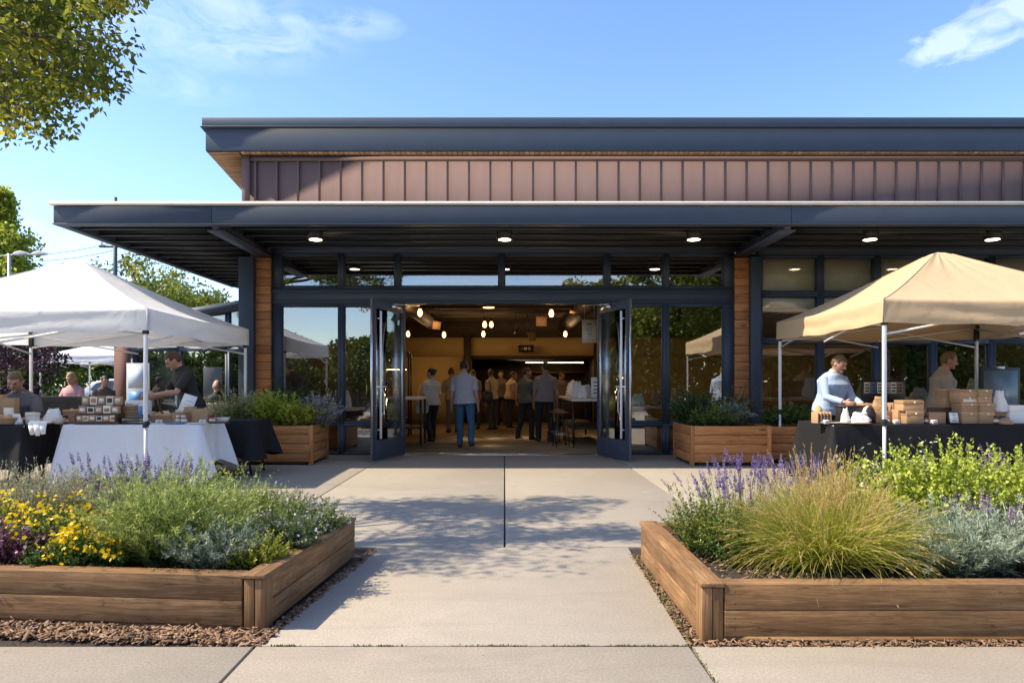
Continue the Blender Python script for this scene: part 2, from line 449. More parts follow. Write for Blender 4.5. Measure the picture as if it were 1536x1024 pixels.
dk = MB(); dk.box(-6.34, 9.93, 3.72, XR, 12.05, 3.785); dk.box(-6.34, 12.05, 3.72, -4.62, 16.05, 3.785)
H(dk, 'canopy_deck', M['deckmetal'])
def purlin(y, x0, x1):
    p = MB(); p.box(x0, y-.008, 3.56, x1, y+.008, 3.72, rnd=.4); p.box(x0, y-.045, 3.548, x1, y+.008, 3.56, rnd=.95)
    H(p, 'canopy_purlin', M['steel_in'])
y = 10.25
while y < 16:
    if y < 11.9:
        for a, b in ((-6.33,-4.33), (-4.07,3.99), (4.22,12.9)): purlin(y, a, b)
    else: purlin(y, -6.33, -4.63)
    y += .45
for xb in (-4.2, 4.105):
    b = MB(); b.box(xb-.12, 9.94, 3.46, xb+.12, 12.0, 3.485); b.box(xb-.05, 9.94, 3.485, xb+.05, 12.0, 3.715)
    H(b, 'canopy_beam', M['steel'])
for x0, x1 in ((-4.63,-4.37), (4.285,4.45)):
    c = MB(); c.box(x0, 11.9, 0, x1, 12.16, 3.455); c.box(x0-.03, 11.87, 0, x1+.03, 12.19, .015)
    H(c, 'column', M['steel'], bevel=.006)
for x0, x1 in ((-4.365,-4.10), (4.035,4.28)):
    pl = MB(); z = .0
    while z < 3.45:
        z2 = min(z + .148, 3.455); pl.box(x0, 11.99, z, x1, 12.2, z2-.006); z += .148
    H(pl, 'wood_pilaster', M['cedar_x'], bevel=.004)
# steel head beam over the glazing, facade head band
hb = MB(); hb.box(-4.10, 12.03, Z(433), 4.035, 12.17, Z(456)-.0)
hb.box(-4.10, 12.02, Z(436), 4.035, 12.03, Z(438.5), rnd=.9); hb.box(-4.10, 12.02, Z(452), 4.035, 12.03, Z(454), rnd=.9)
H(hb, 'head_beam', M['steel'])
hb = MB(); hb.box(-4.10, 12.0, Z(380), 4.035, 12.2, 3.72); hb.box(4.45, 12.0, Z(383), XR, 12.2, 3.72)
H(hb, 'lintel', M['steel'])

M['blind'] = plain('roller_blind', (.80,.72,.56), (.70,.63,.49), .8, scale=3, stretch=(.3,.3,30), rnd=.05, bump=.3, bscale=30)
def window(x0, x1, z0, z1, t=.055, blind=0.0, lt=None, rt=None):
    f = MB(); ya, yb = 12.05, 12.15
    l = t if lt is None else lt; r_ = t if rt is None else rt
    f.box(x0, ya, z0, x0+l, yb, z1); f.box(x1-r_, ya, z0, x1, yb, z1)
    f.box(x0+l, ya, z0, x1-r_, yb, z0+t*.8); f.box(x0+l, ya, z1-t*.8, x1-r_, yb, z1)
    # glazing beads
    bd = .012
    a, b, c, d = x0+l, x1-r_, z0+t*.8, z1-t*.8
    f.box(a, 12.085, c, a+bd, 12.13, d, rnd=.1); f.box(b-bd, 12.085, c, b, 12.13, d, rnd=.1)
    f.box(a+bd, 12.085, c, b-bd, 12.13, c+bd, rnd=.1); f.box(a+bd, 12.085, d-bd, b-bd, 12.13, d, rnd=.1)
    o = H(f, 'window', M['steel'])
    p = MB(); p.add([(a,12.11,c),(b,12.11,c),(b,12.11,d),(a,12.11,d)], [(0,1,2,3)])
    p.build('pane', M['blindglass'] if blind else M['glass'], o, recalc=False)
    if blind:
        bl = MB(); n = 26; zz0 = d - (d-c)*blind
        bl.box(a+.005, 12.135, zz0, b-.005, 12.141, d)
        bl.box(a+.005, 12.13, zz0-.025, b-.005, 12.146, zz0)
        bl.build('blind', M['blind'], o)
    return o
tr = [408, 512.5, 596.5, 752.5, 910.5, 998.5, 1100]
for i in range(6):
    window(X(tr[i]), X(tr[i+1]), Z(433), Z(380), lt=.185 if i == 0 else None, rt=.185 if i == 5 else None)
for a, b in ((408,512.5), (512.5,607), (897,998.5), (998.5,1100)):
    k = dict(lt=.185 if a == 408 else None, rt=.185 if b == 1100 else (.075 if b == 607 else None))
    if a == 897: k['lt'] = .075
    window(X(a), X(b), Z(635), Z(456), **k); window(X(a), X(b), .0, Z(635), **k)
rc = [1134, 1229.5, 1314.5, 1398.5, 1486, 1575, 1662, 1750, 1838]
for i in range(len(rc)-1):
    k = dict(t=.06, lt=.09 if i == 0 else None)
    window(4.45 if i == 0 else X(rc[i]), X(rc[i+1]), Z(441), Z(383), blind=1.0, **k)
    window(4.45 if i == 0 else X(rc[i]), X(rc[i+1]), Z(511.5), Z(441), blind=[.32,.3,.4,.35,.3,.3,.3,.3][i], **k)
    window(4.45 if i == 0 else X(rc[i]), X(rc[i+1]), .0, Z(511.5), **k)
th = MB(); th.box(X(607), 11.98, -.01, X(897), 12.2, .012); H(th, 'threshold', M['alu'])

# doors
def door(hx, sx):
    """leaf swung out towards the street; sx=-1 hinged on the left jamb"""
    u = Vector((sx*.366, -1.08, 0)).normalized(); n = Vector((-sx*1.08, -.366, 0)).normalized()
    R = Matrix(((u.x, n.x, 0), (u.y, n.y, 0), (0, 0, 1)))
    L, Hh, T = 1.14, 2.6, .045
    def q(mb, a, b, c, d, e, f, **k):
        mb.obox(Vector((hx, 12.0, 0)) + R @ Vector(((a+d)/2, (b+e)/2, (c+f)/2)), (abs(d-a), abs(e-b), abs(f-c)), R, **k)
    m = MB()
    q(m, 0,0,.02, .09,T,Hh); q(m, L-.10,0,.02, L,T,Hh); q(m, .09,0,.02, L-.10,T,.33); q(m, .09,0,Hh-.14, L-.10,T,Hh)
    o = H(m, 'door', M['steel'], bevel=.003)
    m = MB(); q(m, .09,.021,.33, L-.10,.023,Hh-.14); m.build('pane', M['doorglass'], o)
    m = MB(); q(m, .09,.008,.33,.105,T-.004,Hh-.14); q(m, L-.115,.008,.33,L-.10,T-.004,Hh-.14); m.build('glazing_bead', M['alu'], o)
    m = MB()
    m.tube([Vector((hx,12.0,0)) + R @ Vector((L-.16, T+.055, zz)) for zz in (.36, 2.42)], .019, 12)
    for zz in (.5, 1.2, 2.3): m.tube([Vector((hx,12.0,0)) + R @ Vector((L-.16, yy, zz)) for yy in (T, T+.055)], .011, 8)
    m.build('pull_handle', M['satin'], o, smooth=False)
    m = MB(); c0 = Vector((hx,12.0,0))
    m.tube([c0 + R @ Vector((xx, T+.05, 1.2)) for xx in (L-.04, L-.34)], .013, 8)
    m.tube([c0 + R @ Vector(p) for p in ((L-.28,T+.01,1.17),(L-.29,T+.04,1.1),(L-.29,T+.045,.8),(L-.28,T+.01,.72))], .007, 8)
    m.build('lever_bar', M['satin'], o, smooth=False)
    m = MB(); q(m, .25,T,Hh-.09,.55,T+.05,Hh-.03); m.beam(c0 + R @ Vector((.5,T+.03,Hh-.02)), c0 + Vector((-sx*.28,.02,Hh+.015)), .03,.012)
    m.build('closer', M['alu'], o)
    for zz in (.3, 1.3, 2.35):
        m = MB(); q(m, -.02,-.005,zz-.06,.015,.02,zz+.06); m.build('hinge', M['alu'], o)
    m = MB(); q(m, L,.005,.02, L+.006,T-.005,Hh); m.build('edge_strip', M['alu'], o)
door(X(607)-.01, -1); door(X(897)+.01, 1)

# interior shell
M['int_floor'] = wood('interior_floor_boards', (.13,.08,.04), (.19,.12,.06), (.24,.155,.08), 'y', .5, .15)
M['int_wall'] = plain('interior_ochre_wall', (.40,.27,.10), (.34,.22,.08), .8, scale=2, rnd=.06)
M['int_dark'] = plain('interior_dark_brown', (.045,.028,.018), (.03,.02,.013), .7, scale=3, rnd=.2)
M['int_floor'] = plain('polished_tan_floor', (.25,.165,.088), (.17,.11,.06), .34, scale=1.3, bump=.05, bscale=9, rnd=0)
f = MB(); f.box(-4.55, 12.2, -.03, XR-.1, 22.0, .003)
H(f, 'interior_floor', M['int_floor'])
w = MB()
w.box(-4.55, 22.0, 2.1, XR-.1, 22.2, 2.72, rnd=.5); w.box(-4.55, 22.0, 0, -1.07, 22.2, 2.1, rnd=.4); w.box(2.85, 22.0, 0, XR-.1, 22.2, 2.1, rnd=.4)
H(w, 'interior_back_wall', M['int_wall'])
w = MB(); w.box(-1.07, 23.4, 0, 2.85, 23.5, 2.1, rnd=.9); w.box(-4.55, 21.98, 2.72, XR-.1, 22.2, 3.55); w.box(-4.55, 12.3, 0, -4.45, 22, 3.55); w.box(XR-.1, 12.3, 0, XR, 22, 3.55)
w.box(-1.3, 21.75, 0, -1.08, 21.98, 2.8); w.box(2.85, 21.75, 0, 3.05, 21.98, 2.8)
w.box(-1.17, 22.2, 0, -1.07, 23.5, 2.1); w.box(2.85, 22.2, 0, 2.95, 23.5, 2.1); w.box(-1.07, 22.2, 2.1, 2.85, 23.5, 2.2)
w.box(-1.07, 21.93, 2.02, 2.85, 22.0, 2.14)
H(w, 'interior_trim', M['int_dark'])
c = MB(); c.box(-4.55, 12.25, 3.5, XR, 22.2, 3.6)
for k in range(8): c.box(-4.45, 13.0+k*1.2, 3.2, XR-.1, 13.15+k*1.2, 3.5)
for xx in (-2.2, 1.9, 5.8): c.tube([(xx, 12.5, 3.05), (xx, 21.9, 3.05)], .18, 14)
H(c, 'interior_ceiling', M['int_dark'])
# back counter inside the servery opening
c = MB(); c.box(.6, 22.3, 0, 2.8, 22.75, 1.02); c.box(-1.0, 22.35, 0, .55, 22.8, .95)
H(c, 'servery_counter', M['darkwood'])
c = MB()
for zz in (1.25, 1.6): c.box(.9, 23.1, zz, 2.7, 23.38, zz+.03)
H(c, 'servery_shelf', M['darkwood'])
M['warmlamp'] = emitter('warm_lamp', (1,.66,.3), 6)
c = MB(); c.box(.7, 22.6, 1.93, 2.6, 22.64, 1.95); H(c, 'servery_strip_light', M['warmlamp'])

# ------------------------------------------------------------------ lower glazed wing at the left
wing = thing('glazed_side_wing', 'low glazed side wing with sloping dark roof edge and brown brick pier', 'building', (-7, 16.3, 0))
W = lambda mb, name, mat, **k: mb.build(name, mat, wing, loc=(7, -16.3, 0), **k)
M['brick'] = plain('brown_brick', (.16,.075,.055), (.11,.052,.04), .8, scale=30, stretch=(1,1,3), rnd=.1, bump=.4, bscale=60)
def zt(x): return 3.26 + .157*(x + 4.62)
r = MB(); r.prism([(-9.9, zt(-9.9)),(-4.62, zt(-4.62)),(-4.62, zt(-4.62)+.22),(-9.9, zt(-9.9)+.22)], 'y', 16.22, 20.0)
W(r, 'roof', M['steel'])
pr = MB(); pr.box(-9.3, 16.3, 0, -8.9, 16.5, zt(-9.3)); W(pr, 'brick_pier', M['brick'])
e = [-8.9,-7.75,-6.6,-6.02,-5.45,-4.63]
for i in range(5):
    a, b = e[i], e[i+1]; m = MB()
    for z0, z1 in ((0,2.02),(2.02,None)):
        ta = zt(a)-.002 if z1 is None else z1; tb = zt(b)-.002 if z1 is None else z1
        m.box(a, 16.3, z0, b, 16.4, z0+.09)
        m.prism([(a,z0+.09),(a+.06,z0+.09),(a+.06,ta),(a,ta)], 'y', 16.3, 16.4)
        m.prism([(b-.06,z0+.09),(b,z0+.09),(b,tb-.06),(b-.06,tb-.06)], 'y', 16.3, 16.4)
    o = W(m, 'window', M['steel'])
    m = MB(); m.add([(a+.06,16.35,.09),(b-.06,16.35,.09),(b-.06,16.35,2.02),(a+.06,16.35,2.02)], [(0,1,2,3)])
    m.add([(a+.06,16.35,2.11),(b-.06,16.35,2.11),(b-.06,16.35,zt(b)-.06),(a+.06,16.35,zt(a)-.0)], [(0,1,2,3)])
    m.build('pane', M['glass'], o, recalc=False)
    m = MB(); m.box(a+.07, 16.42, 2.1, b-.07, 16.43, zt(a)); m.build('blind', M['blind'], o)
m = MB(); m.box(-8.9, 19.0, 0, -4.63, 19.1, zt(-8.9)); m.box(-9.3, 16.5, 0, -9.2, 19.1, zt(-9.3)); m.box(-9.2, 16.42, -.03, -4.63, 19.0, .004)
W(m, 'interior_wall', M['int_dark'])

# ------------------------------------------------------------------ downlights under the canopy
M['downlamp'] = emitter('downlight_lens', (1,.80,.52), 7)
names = ['over the planter and window beside the left door', 'centred above the open doorway', 'over the glazing beside the right door', 'above the tan tent slope, beside the canopy beam', 'above the tan tent, farthest from the doors']
for i, xx in enumerate((-2.96, 0, 2.96, 5.72, 7.64)):
    t = thing('canopy_downlight', 'small round warm canopy downlight ' + names[i], 'ceiling light', (xx, 10.72, 3.5), 0, 'downlights under the entrance canopy')
    m = MB(); m.lathe((0,0,0), [(.10,.0),(.125,.0),(.125,.22),(.10,.22)], 20); m.build('housing', M['blackplastic'], t)
    m = MB(); m.lathe((0,0,0), [(.001,-.006),(.097,-.004),(.097,.01),(.001,.01)], 20); m.build('lens', M['downlamp'], t)
# ------------------------------------------------------------------ pop-up canopies
def tent(name, label, x0, x1, y0, y1, eave, peak, val, fab, leg_lo, seed, group=None):
    cx, cy = (x0+x1)/2, (y0+y1)/2
    t = thing(name, label, 'canopy tent', (cx, cy, 0), 0, group)
    hx, hy = (x1-x0)/2, (y1-y0)/2
    cor = [(-hx,-hy),(hx,-hy),(hx,hy),(-hx,hy)]
    mb = MB(); nu, nv = 26, 34
    for k in range(4):
        A = Vector(cor[k]); B = Vector(cor[(k+1) % 4]); out = Vector(((A+B).x, (A+B).y)).normalized()
        vs = []; rows = []
        for iu in range(nu + 1):
            u = iu / nu
            for iv in range(nv + 1):
                v = iv / nv; e = A.lerp(B, v); p = e * max(u, .012)
                z = eave + (peak-eave) * ((1-u)**1.16 + .0)
                if u < .06: z -= (.06-u)**2 * 9
                mid = 1 - abs(2*v - 1)**2
                z -= .055 * mid * math.sin(PI*min(1, u*1.0))**.8 * (.6+.4*u) + .018*mid*u
                z += .012*nz(p.x*2.2+seed, p.y*2.2, k*3.1) * mid*min(1, 3*u)
                # folds fanning out of the peak
                z += .010 * math.sin(v*34 + 2*nz(v*6, seed, k)) * max(0, .55-u) * min(1, u*6)*2
                vs.append((p.x, p.y, z))
        nval = 8
        for iw in range(1, nval + 1):
            w = iw / nval
            for iv in range(nv + 1):
                v = iv / nv; e = A.lerp(B, v); mid = 1 - abs(2*v-1)**2
                flare = .010*w + .016*w*nz(v*7 + seed*2, w*1.3, k*5.0) * min(1, 6*min(v, 1-v))
                flare += .008*math.sin(w*9 + 3*nz(v*3, seed, k))*mid
                zb = eave - .018*mid - val*w - .02*w*mid*math.sin(v*3*PI)**2
                q = e + out * flare
                vs.append((q.x, q.y, zb))
        n = nv + 1; f = []
        for i in range(nu + nval):
            for j in range(nv): f.append((i*n+j, i*n+j+1, (i+1)*n+j+1, (i+1)*n+j))
        mb.addn(vs, f, .5)
    mb.build('roof_fabric', fab, t, smooth=True, recalc=False)
    # seam tape along the four hips
    sm = MB()
    for c in cor:
        pts = []
        for i in range(2, 27):
            u = i/26; pts.append((c[0]*u, c[1]*u, eave + (peak-eave)*(1-u)**1.16 + .003))
        sm.tube(pts, .006, 6)
        sm.tube([(c[0]*1.002, c[1]*1.002, eave), (c[0]*1.004, c[1]*1.004, eave-val)], .006, 6)
    sm.build('hip_seam', fab, t, smooth=True)
    for i, c in enumerate(cor):
        sx, sy = (1 if c[0] > 0 else -1), (1 if c[1] > 0 else -1)
        lx, ly = c[0]-.03*sx, c[1]-.03*sy
        m = MB(); m.box(lx-.019, ly-.019, leg_lo, lx+.019, ly+.019, eave-.03)
        o = m.build('leg', M['whitepole'], t, bevel=.004)
        m = MB(); m.box(lx-.014, ly-.014, .006, lx+.014, ly+.014, leg_lo); m.box(lx-.05, ly-.05, 0, lx+.05, ly+.05, .006)
        m.build('lower_tube', M['whitepole'], o)
        m = MB(); m.box(lx-.027, ly-.027, leg_lo-.035, lx+.027, ly+.027, leg_lo+.04); m.box(lx+.027, ly-.012, leg_lo-.005, lx+.05, ly+.012, leg_lo+.02)
        m.build('clamp', M['blackplastic'], o, bevel=.004)
        m = MB(); m.box(lx-.028, ly-.028, eave-.15, lx+.028, ly+.028, eave-.04); m.box(lx-.028, ly-.028, eave-.30, lx+.028, ly+.028, eave-.15)
        m.build('bracket', M['blackplastic'], o, bevel=.004)
    tr_ = MB()
    for k in range(4):
        A = Vector((*cor[k], 0)); B = Vector((*cor[(k+1) % 4], 0)); inn = -((A+B)/2).normalized()*.05
        A = A*.975 + inn*.2; B = B*.975 + inn*.2
        zt_, zb_ = eave-.09, eave-.40
        for a, b in ((0,.5),(.5,1)):
            pa, pb = A.lerp(B, a), A.lerp(B, b)
            tr_.beam(pa + Vector((0,0,zt_)), pb + Vector((0,0,zb_+ .1)), .012, .024)
            tr_.beam(pa + Vector((0,0,zb_)) - inn*.3, pb + Vector((0,0,zt_-.02)) - inn*.3, .012, .024)
    for c in cor: tr_.beam((c[0]*.96, c[1]*.96, eave-.1), (0, 0, peak-.28), .016, .026)
    tr_.tube([(0,0,peak-.42),(0,0,peak-.03)], .022, 10)
    tr_.build('truss', M['whitepole'], t)
    return t
tent('canopy_tent', 'white pop-up canopy tent over the stall with the white tablecloth', -7.72, -4.18, 8.0, 11.15, 2.13, 2.99, .26, M['whitefab'], .77, 1.0)
tent('canopy_tent', 'tan pop-up canopy tent over the black draped stall with cardboard boxes', 4.34, 7.52, 7.85, 10.9, 2.22, 3.07, .27, M['tanfab'], .80, 5.0)
tent('canopy_tent', 'small white canopy tent standing farther back beyond the seated blonde person', -15.65, -12.9, 23.0, 25.8, 2.22, 2.72, .24, M['whitefab'], .8, 9.0)

# ------------------------------------------------------------------ tables and cloths
def table(name, label, x0, x1, y0, y1, zt_, splay=.0):
    t = thing(name, label, 'table', ((x0+x1)/2, (y0+y1)/2, 0))
    hx, hy = (x1-x0)/2, (y1-y0)/2
    m = MB(); m.box(-hx, -hy, zt_-.035, hx, hy, zt_); m.build('tabletop', M['paper'], t, bevel=.006)
    for sx in (-1, 1):
        for sy in (-1, 1):
            m = MB(); m.tube([(sx*(hx-.14), sy*(hy-.10), zt_-.03), (sx*(hx-.14+splay), sy*(hy-.10), 0)], .015, 8)
            m.build('leg', M['blackplastic'], t, smooth=True)
    m = MB()
    for sx in (-1, 1): m.tube([(sx*(hx-.14+splay*.5), -hy+.1, .3), (sx*(hx-.14+splay*.5), hy-.1, .3)], .011, 6)
    m.build('crossbar', M['blackplastic'], t, smooth=True)
    return t
def cloth(name, label, x0, x1, y0, y1, zt_, drops, mat, seed, flare=.10, amp=.03, dip=.07):
    """drops: hang below the top on front, right, back, left"""
    cx, cy = (x0+x1)/2, (y0+y1)/2; hx, hy = (x1-x0)/2+.006, (y1-y0)/2+.006
    mb = MB(); rad = .03
    per = []   # perimeter samples: point, outward normal, side weights
    cs = [(-hx,-hy),(hx,-hy),(hx,hy),(-hx,hy)]; nrm_ = [(0,-1),(1,0),(0,1),(-1,0)]
    for k in range(4):
        A, B = Vector(cs[k]), Vector(cs[(k+1) % 4]); L = (B-A).length; d = (B-A)/L
        ns = max(12, int(L/.022)); n0 = Vector(nrm_[k])
        for i in range(ns):
            u = i/(ns-1)
            per.append((A + d*(rad + (L-2*rad)*u), n0, k, u, L))
        n1 = Vector(nrm_[(k+1) % 4]); c = B - d*rad - n0*rad
        for i in range(1, 7):
            a = i/7*PI/2; nn = n0*math.cos(a) + n1*math.sin(a); per.append((c + nn*rad, nn, k + i/7, 1.0, L))
    N = len(per); nt = 16; vs = []
    acc = 0; prev = per[0][0]; ss = []
    for p in per: acc += (p[0]-prev).length; prev = p[0]; ss.append(acc)
    for it in range(nt + 1):
        t = it/nt
        for i, (p, n, k, u, L) in enumerate(per):
            k0 = int(k) % 4; fr = k - int(k); dr = drops[k0]*(1-fr) + drops[(k0+1) % 4]*fr
            cd = 0
            if fr > 0: cw = 1.0
            else: cw = max(0, 1 - min(u, 1-u)*L/.20)
            s = ss[i]
            rip = (nz(s*4.2+seed, t*.6, seed) + .5*nz(s*11+seed, t*.9, 3)) * amp * t**1.1
            rip += .02*t*math.sin(s*17 + 4*nz(s*1.4, seed)) * (.4 + .6*nz(s*1.1, seed+4)) 
            off = flare*t*.35 + max(rip, -.012 - .004*t) + cw**2*flare*1.1*t
            zb = zt_ + .006 - (dr + cw**1.5*dip)*t + .012*t*nz(s*5, seed+9)
            if t == 0: off = -.004
            q = p + n*off
            vs.append((q.x, q.y, zb if it else zt_ + .004))
    f = []
    for it in range(nt):
        for i in range(N): f.append((it*N+i, it*N+(i+1) % N, (it+1)*N+(i+1) % N, (it+1)*N+i))
    mb.addn(vs, f, .5)
    # top, a fan of strips toward the middle line
    top = [(p.x*.97, p.y*.97, zt_+.006) for p, *_ in per]; b = list(range(N))
    mb.addn([v for v in vs[:N]] + top, [(i, N+i, N+(i+1) % N, (i+1) % N) for i in range(N)], .5)
    mb.add(top, [tuple(range(N))])
    o = mb.build(name, mat, None, smooth=True, recalc=True, loc=(cx, cy, 0))
    return tag(o, label, 'tablecloth')
ZT = .745
table('folding_table', 'folding table hidden under the long white tablecloth', -5.36, -3.70, 8.3, 9.02, ZT)
cloth('tablecloth', 'long white cloth draped over the table behind the front tent pole', -5.36, -3.70, 8.3, 9.02, ZT, (.63,.47,.5,.62), M['whitecloth'], 2.0, .13, .03, .11)
table('folding_table', 'black draped table with splayed dark leg beside the wooden planter', -4.9, -3.42, 9.25, 9.95, ZT-.005, .10)
cloth('tablecloth', 'short black cloth on the splay legged table behind the white cloth', -4.9, -3.42, 9.25, 9.95, ZT-.005, (.48,.45,.5,.4), M['blackcloth'], 7.0, .14, .02, .05)
table('folding_table', 'table under black cloth in front of the seated vendor in dark grey', -7.5, -5.72, 8.15, 8.8, ZT)
cloth('tablecloth', 'black cloth draped in front of the seated vendor in grey shirt', -7.5, -5.72, 8.15, 8.8, ZT, (.52,.5,.5,.5), M['blackcloth'], 12.0, .08, .025, .05)
table('bar_table', 'tall table under black cloth in front of the blonde person', -8.4, -7.0, 11.7, 12.3, 1.02)
cloth('tablecloth', 'black cloth over the tall table before the blonde person in pink', -8.4, -7.0, 11.7, 12.3, 1.02, (.75,.75,.7,.7), M['blackcloth'], 15.0, .05, .02, .03)
table('folding_table', 'long table under the black cloth of the tan tent stall', 3.98, 7.3, 8.3, 9.28, ZT)
cloth('tablecloth', 'long black cloth reaching the ground under the cardboard boxes', 3.98, 7.3, 8.3, 9.28, ZT, (.70,.70,.7,.7), M['blackcloth'], 21.0, .10, .028, .02)

# ------------------------------------------------------------------ goods
ZC = ZT + .012
def item(name, label, cat, loc, rz=0, group=None): return thing(name, label, cat, loc, rz, group)
def carton(px0, px1, pyb, pyt, Y, label, dep=None, rz=None, lab=None, lid=True, zb=None, mat='kraft', name='cardboard_box', group='cardboard boxes on the black stall'):
    """a lidded carton that covers these photo columns at depth Y"""
    xa, xb = (px0-757)*Y/1027, (px1-757)*Y/1027; w = xb-xa
    h = (pyb-pyt)*Y/1027; z = (ZC if zb is None else zb); d = dep or w*.85
    t = item(name, label, 'box', ((xa+xb)/2, Y + d/2, z), random.uniform(-.07,.07) if rz is None else rz, group)
    m = MB(); m.box(-w/2, -d/2, 0, w/2, d/2, h*(.66 if lid else 1)); m.build('carton', M[mat], t, bevel=.003)
    if lid:
        m = MB(); m.box(-w/2-.004, -d/2-.004, h*.66, w/2+.004, d/2+.004, h); m.build('lid', M[mat], t, bevel=.003)
        m = MB(); m.obox((w*.05, -d/2-.007, h*.80), (.022,.004,.02), Matrix.Rotation(.5, 3, 'Y')); m.build('seal', M['paper'], t)
    if lab:
        m = MB(); m.box(-w*.34, -d/2-.006, h*.1, w*.45, -d/2-.0045, h*.62) ; m.build('label', M['label'], t)
    return t, z + h
# stacks: columns of boxes, lowest first
def stack(cols, Y, names, dep):
    z = ZC
    for (a, b, hpx), nm in zip(cols, names):
        _, z = carton(a, b, hpx, 0, Y, nm, dep, zb=z, lab='white label' in nm); z += .001
stack([(1442,1468,18),(1443,1468,13),(1440,1466,9),(1440,1466,11)], 8.42,
      ['kraft box at the bottom of the middle stack of four', 'kraft box second from the bottom of the middle stack', 'kraft box with white label in the middle stack', 'kraft box on top of the middle stack of four'], .2)
stack([(1470.5,1492,18),(1470,1491,13),(1468,1488,9),(1468,1488,11)], 8.40,
      ['kraft box at the bottom of the stack beside the white bag', 'kraft box second from bottom in the stack beside the white bag', 'kraft box third from bottom in the stack beside the white bag', 'kraft box on top of the stack beside the white bag'], .2)
stack([(1420,1441,18),(1417,1440,12),(1417,1440,9.5),(1417,1440,11)], 8.66,
      ['kraft box behind the framed card at the bottom of the rear stack', 'kraft box low in the rear stack near the vendor in taupe', 'kraft box second from top in the rear stack near the vendor in taupe', 'kraft box on top of the rear stack near the vendor in taupe'], .2)
stack([(1360,1386,19),(1356,1386,16)], 8.38, ['pale kraft box in front under the white sealed box', 'kraft box with white seal on top of the pale front box'], .21)
carton(1347,1359,20,0,8.5,'narrow upright kraft box left of the front pair', .16, lid=False)
carton(1339,1353,29,0,8.68,'tall orange brown kraft box behind the narrow upright box', .2, lid=False)
carton(1310,1338,18,0,8.62,'low kraft box under the paper bag behind the tent leg', .22, lid=False)
carton(1394,1419,17,0,8.4,'open topped kraft box in front of the dark tray', .16, lid=False)
carton(1296,1317,27,0,8.86,'round topped kraft carton behind the black folder', .2, lid=False)
carton(1352,1372,26,0,8.95,'kraft box at the back behind the front pair', .2, lid=False)
carton(1516,1550,27,0,8.45,'large white carton at the end of the black table', .24, mat='paper', name='white_carton', group='white cartons')
_, zz = carton(1508,1545,12,0,8.75,'flat white carton behind the large white carton', .22, mat='paper', name='white_carton', group='white cartons')
carton(1516,1548,6,0,8.75,'slim white carton lying on the flat white carton', .2, mat='paper', name='white_carton', group='white cartons', zb=zz+.001)

def bag(name, label, c, w, d, h, mat, seed, cat='bag', group=None, taper=.55):
    """a crumpled paper or cloth bag: pinched towards the top"""
    mb = MB(); rings = []; n = 26; k = 11
    for j in range(k + 1):
        u = j/k; s = (1 - (1-taper)*u**1.3) * (1 + .10*math.sin(u*5)); ring = []
        for i in range(n):
            a = 2*PI*i/n; ca, sa = math.cos(a), math.sin(a)
            r = 1/(abs(ca)**3 + abs(sa)**3)**(1/3)
            q = 1 + .22*nz(ca*1.6+seed, sa*1.6, u*3) + .20*nz(ca*4+seed, sa*4, u*5) + .12*nz(ca*9, sa*9+seed, u*10) + .10*u*math.sin(a*7+seed)
            ring.append((w/2*ca*r*s*q, d/2*sa*r*s*q*(1-.72*u), h*u*(1+.30*nz(ca*2+seed, sa*2, 2.2)*u)))
        rings.append(ring)
    mb.rings(rings)
    return tag(mb.build(name, M[mat], None, smooth=False, loc=c), label, cat, group)
def at(px, Y, z=None): return Vector(((px-757)*Y/1027, Y, ZC if z is None else z))
bag('cloth_bag', 'white cloth bag standing beside the box stack', at(1499,8.55, ZC+.14), .17, .14, .25, 'paper', 3)
carton(1484,1512,17,0,8.52,'kraft box carrying the white cloth bag', .18, lid=False)
bag('paper_bag', 'kraft paper bag standing behind the tan tent front leg', at(1320,8.7, ZC+.152), .17, .12, .16, 'kraft', 8, taper=.8)
bag('paper_bag', 'crumpled white paper bag standing upright on the plate', at(1268,8.42, ZC+.012), .10, .08, .17, 'paper', 14)
bag('paper_bag', 'crumpled white paper bag lying low beside the upright one', at(1290,8.40, ZC+.012), .22, .13, .12, 'paper', 19, taper=.7)
bag('paper_bag', 'crumpled kraft paper heap between the cloth bag and white carton', at(1508,8.36), .16, .12, .07, 'kraft', 29, taper=.6)
def plate(label, c, r, mat='ceramic', name='plate'):
    m = MB(); m.lathe((0,0,0), [(r*.55,0),(r*.6,.004),(r,.011),(r*.98,.014),(r*.6,.009),(.002,.008)], 28)
    return tag(m.build(name, M[mat], None, smooth=True, loc=c), label, 'plate')
plate('kraft coloured plate under the crumpled white bags', at(1281,8.44), .19, 'kraft')
plate('flat white tray paper beside the wooden card holder', at(1243,8.5), .12, 'paper')
m = item('card_holder', 'small wooden slotted card holder at the near end of the black table', 'holder', at(1232,8.55), .25)
b = MB(); b.box(-.10,-.06,0,.10,.06,.012)
for k in range(5): b.box(-.10+k*.047,-.06,.012,-.088+k*.047,.06,.14)
b.build('rack', M['kraft'], m, bevel=.002)
b = MB()
for k in range(4): b.box(-.08+k*.047,-.05,.013,-.062+k*.047,.05,.12)
b.build('cards', M['leather'], m)
m = item('display_case', 'black open display case behind the crumpled white bags', 'case', at(1275,8.75), -.1)
b = MB(); b.box(-.15,-.08,0,.15,.08,.20); b.build('case_body', M['leather'], m, bevel=.004)
b = MB(); b.box(-.16,-.09,.2,.16,.09,.215); b.build('lid', M['darkwood'], m)
b = MB(); b.ell((-.21,0,.11), (.05,.07,.11), 12, 8); tag(b.build('bread_loaf', M['bread'], None, True, loc=at(1252,8.72)), 'round crusty loaf leaning against the black display case', 'bread')
m = item('folder', 'black arched folder standing behind the kraft plate', 'folder', at(1303,8.6), .35)
